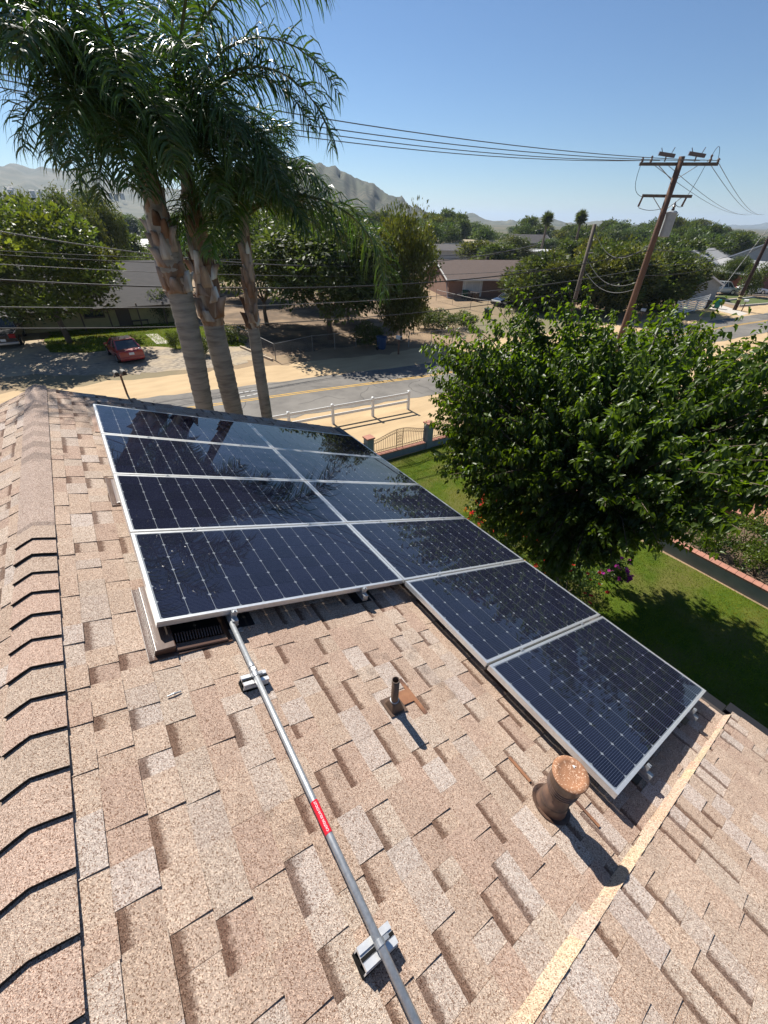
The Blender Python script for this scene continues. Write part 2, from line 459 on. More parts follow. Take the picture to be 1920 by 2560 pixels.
ax = (U, V, NRM)
def local_to(o, origin):
    mw = Matrix.Identity(4)
    for i, a in enumerate((U, V, -NRM if False else U.cross(V))):
        for j in range(3): mw[j][i] = a[j]
    for j in range(3): mw[j][3] = origin[j]
    o.matrix_world = mw
# local frame: x down the slope, y towards the camera, z = x cross y
ZS = 1.0 if U.cross(V).dot(NRM) > 0 else -1.0
fm = MB(); fw = .028
def lb(mb, x0, x1, y0, y1, z0, z1, c=(1, 1, 1, 1), mi=0):
    zz = sorted((z0 * ZS, z1 * ZS))
    mb.box(((x0 + x1) / 2, (y0 + y1) / 2, (zz[0] + zz[1]) / 2), (x1 - x0, y1 - y0, zz[1] - zz[0]), c, mi)
lb(fm, 0, PW, 0, fw * .75, -PT, 0); lb(fm, 0, PW, PH - fw * .75, PH, -PT, 0)
lb(fm, 0, fw * .75, fw * .75, PH - fw * .75, -PT, 0); lb(fm, PW - fw * .75, PW, fw * .75, PH - fw * .75, -PT, 0)
frame_me = fm.mesh('frame', M_ALU)
gm = MB(); lb(gm, fw * .75, PW - fw * .75, fw * .75, PH - fw * .75, -.0065, -.0025)
glass_me = gm.mesh('laminate', M_GLASS)
cm = MB(); cw, ch = .0787, .0115
oct_ = [(-cw + ch, -cw), (cw - ch, -cw), (cw, -cw + ch), (cw, cw - ch), (cw - ch, cw), (-cw + ch, cw), (-cw, cw - ch), (-cw, -cw + ch)]
cm.poly([(x, y, 0) for x, y in (oct_ if ZS > 0 else oct_[::-1])])
cell_me = cm.mesh('cell', M_CELL)
ROWTXT = ['at the palm end of the array', 'second from the palm end', 'third from the palm end', 'fourth from the palm end', 'fifth from the palm end', 'the one by the round metal flue']
PANELS = []
for cidx, rows in ((0, 4), (1, 6)):
    for r_ in range(rows):
        side = 'ridge side' if cidx == 0 else 'eave side'
        lab = f"solar panel on the {side}, {ROWTXT[r_]}"
        if cidx == 0 and r_ == 3: lab = 'solar panel on the ridge side with the big brown vent under its corner'
        if cidx == 1 and r_ == 4: lab = 'eave side solar panel next above the one by the round metal flue'
        o = empty('solar_panel', label=lab, cat='solar panel', group='solar panels on the roof')
        org = PA + U * (cidx * (PW + .01)) + V * (r_ * (PH + .02))
        local_to(o, org); PANELS.append((o, org))
        link(bpy.data.objects.new('frame', frame_me), o)
        link(bpy.data.objects.new('laminate', glass_me), o)
        x0 = (PW - 12 * .1605) / 2; y0 = (PH - 6 * .1585) / 2
        for i in range(12):
            for j in range(6):
                c = link(bpy.data.objects.new('cell', cell_me), o)
                c.location = (x0 + (i + .5) * .1605, y0 + (j + .5) * .1585, -.0018 * ZS)
# rails with clamps under each column
def rail(u, r0, r1, lab):
    o = empty('mounting_rail', label=lab, cat='rail', group='rails under the solar panels'); local_to(o, PA + U * u)
    mb = MB(); y0 = r0 * (PH + .02) - .05; y1 = r1 * (PH + .02) + .05
    lb(mb, -.02, .02, y0, y1, -.09, -.0405); lb(mb, -.026, .026, y0, y1, -.082, -.076)
    mb.build('beam', M_STEEL, o)
    for k in range(r0, r1 + 1):
        y = k * (PH + .02) - .01
        q = MB()
        if k in (r0, r1):
            sgn = -1 if k == r0 else 1; yy = y + sgn * .012 + (.0 if k == r0 else .0)
            lb(q, -.018, .018, yy - .012, yy + .012, -.045, .004); lb(q, -.006, .006, yy - .006, yy + .006, .004, .012)
        else:
            lb(q, -.02, .02, y - .016, y + .016, .0004, .004); lb(q, -.007, .007, y - .007, y + .007, .004, .010)
        q.build('clamp', M_STEEL, o)
    for y in np.arange(y0 + .1, y1, 1.2):
        q = MB(); lb(q, .021, .027, y - .03, y + .03, -.146, -.05); lb(q, .021, .085, y - .03, y + .03, -.146, -.140)
        q.build('foot', M_STEEL, o)
    q = MB(); lb(q, -.06, .16, y1 - .16, y1 - .03, -.137, -.1345); q.build('flashing', M_GUT, o)
rail(.45, 0, 4, 'upper aluminium rail under the ridge side panels, by the conduit')
rail(1.53, 0, 4, 'lower aluminium rail under the ridge side panels')
rail(PW + .01 + .45, 0, 6, 'upper aluminium rail under the eave side panels, by the flue')
rail(PW + .01 + 1.53, 0, 6, 'lowest aluminium rail, under the eave side panels nearest the lawn')
# ------------------------------------------------------------------ things on the roof
def rz(px, py, h=0.0): return on_roof(px, py, h)
M_VBR = mat('brown_vent_paint', (.095, .047, .029), (.072, .038, .025), 9, rough=.33, spec=.5, bump=(30, .15, .002))
M_RUST = mat('weathered_brown_metal', (.30, .145, .075), (.22, .10, .055), 14, rough=.6, c3=(.12, .065, .045), ns3=6)
M_PIPE = mat('brown_pipe_paint', (.12, .075, .05), (.085, .055, .04), 18, rough=.5, spec=.45)
M_BLK = mat('black_hole', (.004, .004, .004), rough=.9)
M_FLUE = mat('flue_brown_paint', (.17, .10, .07), (.12, .07, .05), 10, rough=.45, spec=.45, c3=(.07, .045, .038), ns3=9)
def flue_top():
    M = mat('flue_cap_paint', (.33, .165, .09), (.27, .135, .075), 12, rough=.75, spec=.15)
    t = M.node_tree; N = t.nodes; L = t.links; b = N['Principled BSDF']; src = b.inputs['Base Color'].links[0].from_socket
    n = N.new('ShaderNodeTexNoise'); n.inputs['Scale'].default_value = 48; n.inputs['Detail'].default_value = 6; n.inputs['Distortion'].default_value = 2.2
    tc = N.new('ShaderNodeTexCoord'); L.new(tc.outputs['Object'], n.inputs['Vector'])
    r = N.new('ShaderNodeMapRange'); r.inputs['From Min'].default_value = .57; r.inputs['From Max'].default_value = .62; L.new(n.outputs['Fac'], r.inputs['Value'])
    x = N.new('ShaderNodeMix'); x.data_type = 'RGBA'; L.new(r.outputs[0], x.inputs[0]); L.new(src, x.inputs[6]); x.inputs[7].default_value = rgb(.60, .40, .28)
    L.new(x.outputs[2], b.inputs['Base Color']); return M
# plumbing vent
def flash(o, s, y, ds0, ds1, dy0, dy1, name='flashing', M=None, h=.0135):
    mb = MB(); P = [RP(s + a, y + b, h) for a, b in ((ds0, dy0), (ds1, dy0), (ds1, dy1), (ds0, dy1))]
    mb.hexa([p - NRM * .004 for p in P] + P); return mb.build(name, M or M_RUST, o)
b = rz(985, 1768); s, y = sx(b.x), b.y
o = empty('vent_pipe', label='slim brown plumbing vent pipe on a square flashing in the shingles', cat='vent pipe')
mb = MB(); n = 20; zb = b.z
mb.lathe((b.x, b.y, zb - .03), [(.0235, 0), (.0235, .335), (.019, .335), (.019, .10)], n)
mb.build('pipe', M_PIPE, o, smooth=True)
q = MB(); q.lathe((b.x, b.y, zb + .18), [(.0, 0), (.019, 0)], n); q.build('opening', M_BLK, o)
q = MB()      # tapered square collar
P0 = [RP(s + a, y + c, .006) for a, c in ((-.052, -.052), (.052, -.052), (.052, .052), (-.052, .052))]
P1 = [Vector((b.x + a, b.y + c, zb + .085)) for a, c in ((-.028, -.028), (.028, -.028), (.028, .028), (-.028, .028))]
q.hexa(P0 + P1); soft(q.build('collar', M_PIPE, o), .012, 3)
flash(o, s, y, .055, .16, -.02, .075); flash(o, s, y, .155, .185, -.13, .16); flash(o, s, y, -.07, .066, -.06, .07, M=M_PIPE)
q = MB(); q.lathe((b.x, b.y, zb + .086), [(.028, 0), (.029, .006), (.0235, .007)], n); q.build('sealant', M_STEEL, o, smooth=True)
# flue with flat round cap
b = rz(1375, 2012); s, y = sx(b.x), b.y; zb = b.z
o = empty('flue_vent', label='stubby brown round flue with a flat scuffed cap beside the last panel', cat='flue')
mb = MB(); mb.lathe((b.x, b.y, zb - .05), [(.092, 0), (.086, .07), (.066, .20), (.060, .205), (.060, .34)], 32); mb.build('pipe', M_FLUE, o, smooth=True)
q = MB(); q.lathe((b.x, b.y, zb + .235), [(.058, 0), (.074, .004), (.083, .03), (.079, .034), (.083, .05), (.079, .054), (.083, .07), (.079, .074), (.083, .09), (.081, .112), (.081, .165)], 32)
q.build('louvred_hood', mat('flue_hood_brown', (.10, .06, .042), (.075, .047, .035), 10, rough=.4, spec=.5), o, smooth=False)
q = MB(); q.lathe((b.x, b.y, zb + .398), [(.088, 0), (.091, .005), (.088, .010), (.062, .012), (.059, .009), (.035, .010), (.0, .010)], 40); q.lathe((b.x, b.y, zb + .398), [(0., -.001), (.088, 0)], 40)
cap_o = q.build('cap', flue_top(), o, smooth=True)
q = MB(); q.poly([(b.x + x, b.y + yy, zb + .4115) for x, yy in ((.035, .004), (.044, .009), (.053, .004), (.045, .018), (.038, .02))]); q.build('paint_chip', mat('pale_chip', (.6, .6, .6)), cap_o)
q = MB(); q.lathe((b.x, b.y, zb + .10), [(.072, 0), (.077, .008), (.066, .012)], 32); q.build('seam_ring', M_PIPE, o, smooth=True)
flash(o, s, y, .07, .17, -.06, .08); flash(o, s, y, .165, .185, -.22, .0); flash(o, s, y, -.02, .0, .14, .30)
P = MB(); ring = [RP(s + .115 * math.cos(a), y + .11 * math.sin(a), .0142) for a in np.linspace(0, 2 * math.pi, 29)[:-1]]; P.poly(ring if ZS > 0 else ring[::-1]); P.poly([p for p in ring][::-1] if ZS > 0 else ring); P.build('skirt', M_FLUE, o)
# low slant-back vents along the ridge
def slant_vent(px0, far, near, right, lab, big=False, group=None, M=None):
    pass
def box_vent(s0, s1, y0, y1, lab, M=M_VBR, h=.075, louvre=False):
    o = empty('roof_vent', label=lab, cat='roof vent', group='low brown metal vents along the ridge')
    mb = MB(); P = [RP(s0, y0, .010), RP(s1, y0, .010), RP(s1, y1, .010), RP(s0, y1, .010)]
    mb.hexa(P + [p + NRM * .006 for p in P]); soft(mb.build('base_flange', M, o), .003)
    a, c = .035, .03
    mb = MB(); B = [RP(s0 + a, y0 + c, .016), RP(s1 - .06, y0 + c, .016), RP(s1 - .06, y1 - c, .016), RP(s0 + a, y1 - c, .016)]
    T = [RP(s0 + a + .02, y0 + c + .015, .026), RP(s1 - .05, y0 + c + .01, h), RP(s1 - .05, y1 - c - .01, h), RP(s0 + a + .02, y1 - c - .015, .026)]
    mb.hexa(B + T); soft(mb.build('hood', M, o), .008, 3)
    return o
sv = sx(-0.281)
box_vent(sv, sv + .34, rz(255, 1268).y, rz(258, 1198).y, 'middle low brown roof vent half under the solar panel edge')
box_vent(sv + .02, sv + .34, rz(213, 1080).y, rz(210, 1038).y, 'farthest low brown roof vent, faded and sun-bleached', M=mat('faded_vent', (.42, .27, .19), (.30, .17, .11), 10, rough=.45, spec=.5))
# big vent under the near panel corner: flange, domed frame round a dark throat with fins
y0, y1 = 1.86, 2.52
o = empty('roof_vent', label='large glossy brown vent with finned mouth under the near panel corner', cat='roof vent', group='low brown metal vents along the ridge')
mb = MB(); P = [RP(sv - .015, y0, .010), RP(sv + .47, y0 + .02, .010), RP(sv + .47, y1, .010), RP(sv - .015, y1, .010)]
mb.hexa(P + [p + NRM * .006 for p in P]); soft(mb.build('base_flange', M_VBR, o), .003)
mb = MB(); q = lambda a, b_, c, d, h0, h1, h2=None: mb.hexa([RP(a, c, h0), RP(b_, c, h0), RP(b_, d, h0), RP(a, d, h0)] + [RP(a, c, h1), RP(b_, c, h2 or h1), RP(b_, d, h2 or h1), RP(a, d, h1)])
q(sv + .02, sv + .13, y0 + .03, y1 - .02, .016, .052, .064)            # upper hood
q(sv + .131, sv + .44, y0 + .025, y0 + .085, .016, .030, .030)         # near lip
q(sv + .131, sv + .44, y1 - .09, y1 - .02, .016, .05, .05)
soft(mb.build('hood', M_VBR, o), .014, 3)
mb = MB(); q(sv + .131, sv + .43, y0 + .086, y1 - .09, .016, .018); mb.build('throat', M_BLK, o)
mb = MB()
for k in range(17):
    x = sv + .145 + k * .0165
    mb.hexa([RP(x, y0 + .087, .019), RP(x + .007, y0 + .087, .019), RP(x + .007, y0 + .16, .019), RP(x, y0 + .16, .019)] + [RP(x, y0 + .087, .036), RP(x + .007, y0 + .087, .036), RP(x + .007, y0 + .15, .05), RP(x, y0 + .15, .05)])
mb.build('fins', M_VBR, o); o.children[-1].name = 'fin_row'
# ------------------------------------------------------------------ conduit run
o = empty('conduit', label='long galvanised steel conduit running down the roof from the panels', cat='conduit')
CH = .082; ca = rz(566, 1530, CH); cb = rz(1042, 2560, CH)
dr = (cb - ca).normalized(); far = ca - dr * .25; near = cb + dr * .9
cr = .0162
mb = MB(); mb.tube([far, near], cr, 40); mb.build('tube', M_STEEL, o, smooth=True)
def along(px, py):                       # nearest point of the run to a pixel of it
    p = rz(px, py, CH); return ca + dr * (p - ca).dot(dr)
c0 = along(628, 1676)
mb = MB()
for k, (a, r_) in enumerate(((-.045, .020), (-.01, .0225), (.02, .0205))):
    mb.tube([c0 + dr * a, c0 + dr * (a + .026)], r_, 6 if k == 1 else 16)
mb.build('coupling', M_STEEL, o)
# red warning sleeve and its lettering
s0, s1 = along(787, 2003), along(826, 2083)
mb = MB(); mb.tube([s0, s1], cr + .0012, 24, cap=False); lab_o = mb.build('warning_label', mat('red_vinyl', (.62, .012, .03), rough=.35, spec=.5), o, smooth=True)
fc = bpy.data.curves.new('lettering', 'FONT'); fc.body = 'CAUTION: SOLAR CIRCUIT'; fc.size = .0135; fc.align_x = 'CENTER'; fc.align_y = 'CENTER'
to = bpy.data.objects.new('lettering_source', fc); col.objects.link(to)
bpy.context.view_layer.update()
tm = bpy.data.meshes.new_from_object(to.evaluated_get(bpy.context.evaluated_depsgraph_get())); bpy.data.objects.remove(to)
mid = (s0 + s1) / 2; Ls = (s1 - s0).length; wid = max(v.co.x for v in tm.vertices) - min(v.co.x for v in tm.vertices)
kx = Ls * .9 / wid; rr = cr + .0017
side = dr.cross(NRM).normalized()        # to the left when looking towards the camera along the run
upn = side.cross(dr).normalized(); upn = upn if upn.z > 0 else -upn
vdir = (Vector((0, 0, CAMH)) - mid); vdir = (vdir - dr * vdir.dot(dr)).normalized()
a0 = math.atan2(vdir.dot(upn), vdir.dot(CX - dr * CX.dot(dr)))
rx = (CX - dr * CX.dot(dr)).normalized(); ry = dr.cross(rx).normalized(); ry = ry if ry.z > 0 else -ry
aa0 = math.atan2(vdir.dot(ry), vdir.dot(rx)) - .15
for v in tm.vertices:
    x, yy = v.co.x * kx, v.co.y * 1.1
    an = aa0 + yy / rr                   # letters stand towards the left of the run, reading away from the camera
    p = mid - dr * x + (rx * math.cos(an) + ry * math.sin(an)) * rr
    v.co = p
tm.materials.clear(); tm.materials.append(mat('white_print', (.85, .82, .82), rough=.5))
link(bpy.data.objects.new('lettering', tm), lab_o)
# block supports with straps
for (px_, py_, lab) in ((634, 1690, 'small metal block carrying the conduit close below the panels'), (945, 2362, 'metal strut block with strap carrying the conduit over bare shingles')):
    c = along(px_, py_); yv = c.y; sc_ = sx(c.x)
    so_ = empty('conduit_support', label=lab, cat='pipe support', group='conduit supports')
    mb = MB(); h1 = CH - cr - .002
    X = Vector((CS, 0, -SN))
    cc = c - NRM * CH
    mb.box(cc + NRM * (.012 + .004), (.155, .075, .02), (1, 1, 1, 1), 1, (X, Vector((0, 1, 0)), NRM))
    mb.box(cc + NRM * ((.026 + h1) / 2), (.15, .012, h1 - .026), (1, 1, 1, 1), 1, (X, Vector((0, 1, 0)), NRM))
    mb.box(cc + NRM * (h1 - .006) + Vector((0, .026, 0)), (.15, .024, .012), (1, 1, 1, 1), 0, (X, Vector((0, 1, 0)), NRM))
    mb.box(cc + NRM * (h1 - .006) - Vector((0, .022, 0)), (.15, .024, .012), (1, 1, 1, 1), 0, (X, Vector((0, 1, 0)), NRM))
    mb.box(cc + NRM * (h1 - .009), (.15, .028, .006), (1, 1, 1, 1), 0, (X, Vector((0, 1, 0)), NRM))
    mb.box(cc + NRM * (h1 * .5) + Vector((0, .034, 0)), (.15, .005, h1 - .03), (1, 1, 1, 1), 0, (X, Vector((0, 1, 0)), NRM))
    mb.box(cc + NRM * (h1 * .5) - Vector((0, .034, 0)), (.15, .005, h1 - .03), (1, 1, 1, 1), 0, (X, Vector((0, 1, 0)), NRM))
    mb.build('block', [mat('bright_strut', (.80, .80, .79), (.66, .66, .66), 30, rough=.4, metal=.5), M_BLK], so_)
    q = MB(); q.tube([c - dr * .011, c + dr * .011], cr + .0035, 16); q.box(c + X * .026 + NRM * .006, (.022, .014, .02), ax=(X, dr, NRM)); q.build('strap', M_STEEL, so_)
# scrap of bent metal on the shingles
b = rz(435, 1735, .014)
mb = MB(); mb.tube([b + X * -.035 + V * .004, b + X * .0 + NRM * .004, b + X * .036 - V * .004], [.003, .005, .004], 6)
tag(mb.build('metal_scrap', M_STEEL, None), 'tiny silver scrap lying on shingles below the big vent', 'scrap')
# ------------------------------------------------------------------ ground, road, yards
M_DIRT = mat('dry_dirt', (.31, .215, .13), (.235, .165, .10), .55, rough=.95, c3=(.17, .15, .085), ns3=.05, bump=(6, .6, .05), detail=8)
M_SAND = mat('sandy_shoulder', (.50, .365, .21), (.42, .30, .17), 1.2, rough=.95, bump=(3, .5, .03), detail=9, stretch=(.35, 1, 1))
M_GRAV = mat('gravel_drive', (.36, .30, .225), (.17, .142, .112), 3.5, rough=.95, bump=(25, .3, .01), detail=6, c3=(.40, .31, .20), ns3=.28)
M_ASPH = mat('worn_asphalt', (.165, .152, .136), (.13, .12, .108), 2.2, rough=.9, c3=(.195, .18, .16), ns3=.35, bump=(40, .15, .004), detail=8)
M_YEL = mat('yellow_line_paint', (.58, .34, .05), (.46, .28, .07), 3, rough=.8)
M_WHT = mat('white_road_paint', (.55, .54, .52), (.40, .39, .37), 4, rough=.8)
M_LAWN = mat('lawn_soil_green', (.05, .085, .010), (.08, .11, .014), 3, rough=.95, spec=.05, c3=(.11, .11, .03), ns3=.7, detail=6)
M_CRACK = mat('tar_crack', (.06, .058, .055), rough=.9)
def sheet(name, pts, z, M):
    mb = MB(); mb.poly([(p[0], p[1], z) for p in pts]); return kind(mb.build(name, M), 'structure')
mb = MB(); mb.poly([(-9800, -1500, 0), (11000, -1500, 0), (11000, 9800, 0), (-9800, 9800, 0)]); kind(mb.build('ground', M_DIRT), 'structure')
CEN = [(-120, 44), (-60, 34.5), (-20, 28.6), (0, 25.6), (6, 24.55), (11.6, 23.75), (18.8, 22.5), (35, 20.9), (62, 18.6), (80, 16.6), (140, 8.0), (240, -6)]
def off(d):
    out = []
    for i, (x, y) in enumerate(CEN):
        a = CEN[max(i - 1, 0)]; b = CEN[min(i + 1, len(CEN) - 1)]; t = Vector((b[0] - a[0], b[1] - a[1])).normalized()
        out.append((x - t.y * d, y + t.x * d))
    return out
def ribbon(name, d0, d1, z, M, jit=0.0):
    a, b = off(d0), off(d1); mb = MB()
    if jit:
        def fine(l):
            o = []
            for i in range(len(l) - 1):
                n = max(2, int(math.hypot(l[i + 1][0] - l[i][0], l[i + 1][1] - l[i][1]) / .7))
                for k in range(n): q = k / n; o.append((l[i][0] * (1 - q) + l[i + 1][0] * q, l[i][1] * (1 - q) + l[i + 1][1] * q))
            return o
        n = []
        a, b = off(d0), off(d1); A2, B2 = [], []
        for i in range(len(a) - 1):
            m_ = max(2, int(math.hypot(a[i + 1][0] - a[i][0], a[i + 1][1] - a[i][1]) / .7))
            for k in range(m_):
                q = k / m_; j1, j2 = rnd.gauss(0, jit), rnd.gauss(0, jit)
                A2.append((a[i][0] * (1 - q) + a[i + 1][0] * q, a[i][1] * (1 - q) + a[i + 1][1] * q + j1)); B2.append((b[i][0] * (1 - q) + b[i + 1][0] * q, b[i][1] * (1 - q) + b[i + 1][1] * q + j2))
        a, b = A2, B2
    for i in range(len(a) - 1): mb.poly([(*a[i], z), (*a[i + 1], z), (*b[i + 1], z), (*b[i], z)])
    return kind(mb.build(name, M), 'structure')
VF = mat('valley_floor_green', (.085, .085, .045), (.05, .058, .03), .02, rough=.95, c3=(.14, .115, .07), ns3=.006, detail=8)
sheet('valley_floor', [(-9700, 235), (10900, 235), (10900, 9700), (-9700, 9700)], .02, VF); sheet('valley_floor', [(235, -1400), (10900, -1400), (10900, 234.5), (235, 234.5)], .02, VF)
ribbon('road_shoulder', -11.2, 6.6, .004, M_SAND, .25)
ribbon('road', -3.5, 2.7, .012, M_ASPH, .07)
for d in (-.16, .09): ribbon('road_marking', d, d + .11, .018, M_YEL)
mb = MB()                                            # worn bicycle mark near the palms
c = G(612, 985, .018)
for k in range(16):
    a = k / 16 * 6.283; mb.poly([(c.x + 1.25 * math.cos(a + t) * r_, c.y + .45 * math.sin(a + t) * r_, .0185) for t, r_ in ((0, 1), (.28, 1), (.28, .7), (0, .7))])
kind(mb.build('road_marking', M_WHT), 'structure')
mb = MB()                                            # cracks in the asphalt
for k in range(46):
    x = rnd.uniform(-2, 75); a0 = rnd.uniform(-3.3, 2.4); i = max(j for j in range(len(CEN) - 1) if CEN[j][0] <= x); t = (x - CEN[i][0]) / (CEN[i + 1][0] - CEN[i][0])
    yc = CEN[i][1] * (1 - t) + CEN[i + 1][1] * t; p = [x, yc + a0]; h = rnd.choice([rnd.uniform(-.3, .3), rnd.uniform(1.2, 1.9)])
    for q in range(rnd.randint(5, 12)):
        h += rnd.gauss(0, .5); n_ = [p[0] + .32 * math.cos(h), p[1] + .32 * math.sin(h)]
        if not (yc - 3.4 < n_[1] < yc + 2.6): break
        wd = .016; dx, dy = -math.sin(h) * wd, math.cos(h) * wd
        mb.poly([(p[0] - dx, p[1] - dy, .0165), (n_[0] - dx, n_[1] - dy, .0165), (n_[0] + dx, n_[1] + dy, .0165), (p[0] + dx, p[1] + dy, .0165)]); p = n_
kind(mb.build('road_crack', M_CRACK), 'structure')
def wob(pts, n=8, j=.25):
    o = []
    for i in range(len(pts)):
        a, b = pts[i], pts[(i + 1) % len(pts)]
        for k in range(n): q = k / n; o.append((a[0] * (1 - q) + b[0] * q + rnd.gauss(0, j), a[1] * (1 - q) + b[1] * q + rnd.gauss(0, j)))
    return o
sheet('gravel_drive', wob([(-40, 40), (-4.3, 36.6), (1.1, 33.6), (7.5, 31.8), (11.4, 32.5), (11.5, 37), (8, 41), (-2.5, 42.2), (-3.6, 52), (-40, 56)]), .008, M_GRAV)
LAWN_L = wob([(-2.9, 43.2), (-1.6, 41.3), (4.6, 40.6), (7.0, 37.6), (11.2, 37.0), (12.5, 40.5), (8.6, 50), (-2.6, 50.4)], 6, .15)
LAWN_Y = [(4.0, -9), (14.1, -9), (14.15, 2), (14.0, 6), (15.2, 9.5), (19, 13.4), (5, 13.75), (4.0, 13.75)]
sheet('orchard_shade_soil', wob([(12.2, 33), (19.5, 32.4), (22.6, 30.6), (26, 31), (30, 40), (34, 60), (20, 75), (9, 62), (11.6, 42)], 7, .3), .006, mat('litter_soil_painted_shade', (.15, .10, .062), (.095, .066, .042), 1.5, rough=.95, c3=(.24, .165, .10), ns3=.35, detail=8))  # litter soil coloured darker to stand in for the shade under the trees
sheet('neighbour_lawn', LAWN_L, .012, M_LAWN); sheet('lawn', LAWN_Y, .010, M_LAWN)
sheet('garden_path', [(4.7, 45.4), (5.6, 45.1), (5.9, 40.9), (4.85, 41.2)], .018, mat('pale_concrete', (.50, .46, .40), (.44, .40, .35), 2, rough=.9, detail=6))
# --- grass blades
M_GRASS = mat('grass_blade', (.095, .155, .010), (.135, .185, .012), .9, rough=.75, spec=.12, tint=True, trans=(.35, (1.5, 1.5, .5)))
def inside(px_, py_, poly):
    c = np.zeros(len(px_), bool); j = len(poly) - 1
    for i in range(len(poly)):
        xi, yi = poly[i]; xj, yj = poly[j]
        hit = ((yi > py_) != (yj > py_)) & (px_ < (xj - xi) * (py_ - yi) / (yj - yi + 1e-12) + xi); c ^= hit; j = i
    return c
def grass(name, poly, n, hgt, wid, z):
    P = np.array(poly); lo, hi = P.min(0), P.max(0)
    x = nr.uniform(lo[0], hi[0], n * 2); y = nr.uniform(lo[1], hi[1], n * 2); k = inside(x, y, poly); x, y = x[k][:n], y[k][:n]; n = len(x)
    a = nr.uniform(0, 6.283, n); l = nr.uniform(.6, 1.2, n) * hgt; tl = nr.normal(0, .5, (n, 2))
    B = np.stack([x, y, np.full(n, z)], 1); S = np.stack([np.cos(a), np.sin(a), 0 * a], 1) * wid * .5
    T = B + np.stack([tl[:, 0] * l, tl[:, 1] * l, l], 1)
    Vv = np.stack([B - S, B + S, T], 1).reshape(-1, 3); F = np.arange(n * 3).reshape(-1, 3)
    g = .8 + .5 * nr.rand(n, 1) + .25 * np.sin(x * 1.3 + np.sin(y * .9) * 2)[:, None]
    dry = np.clip(np.sin(x * .8 + 1.7 * np.sin(y * .55)) * np.sin(y * 1.1 + x * .35) - .45, 0, .5)[:, None] * 1.6
    C = np.concatenate([g * (1 + .25 * nr.rand(n, 1) + dry * 1.1), g * (1 + .25 * dry), g * (.9 + dry)], 1)
    return kind(link(bpy.data.objects.new(name, fast_mesh(name, Vv, F, C, M_GRASS))), 'stuff')
tag(grass('grass', [(4.0, -5), (14.1, -5), (14.15, 2), (14.0, 6), (15.2, 9.5), (17, 13.4), (5, 13.7), (4.0, 13.7)], 150000, .055, .012, .008), 'short green grass covering the front yard lawn', 'grass')
tag(grass('grass', LAWN_L, 26000, .09, .035, .010), 'short green grass of the lawn across the road', 'grass')
# bare ring round the sapling
# ------------------------------------------------------------------ white rail fence by the road
M_VINYL = mat('white_vinyl', (.78, .78, .76), (.72, .72, .70), 6, rough=.45, spec=.4)
o = empty('rail_fence', label='white two-rail ranch fence standing on sand along the road', cat='fence')
fp = [(4.9, 19.08), (7.26, 18.86), (9.67, 18.62), (12.09, 18.38), (14.44, 18.15)]
for x, y in fp:
    mb = MB(); mb.box((x, y, .56), (.13, .13, 1.12)); n = mb.vs([(x - .075, y - .075, 1.12), (x + .075, y - .075, 1.12), (x + .075, y + .075, 1.12), (x - .075, y + .075, 1.12), (x, y, 1.17)])
    for a, b in ((0, 1), (1, 2), (2, 3), (3, 0)): mb.face([n + a, n + b, n + 4])
    soft(mb.build('post', M_VINYL, o), .006)
for i in range(4):
    for z in (.50, .97):
        mb = MB(); a, b = fp[i], fp[i + 1]; mb.bar((a[0] + .06, a[1], z), (b[0] - .06, b[1], z), .045, .14); soft(mb.build('rail', M_VINYL, o), .005)
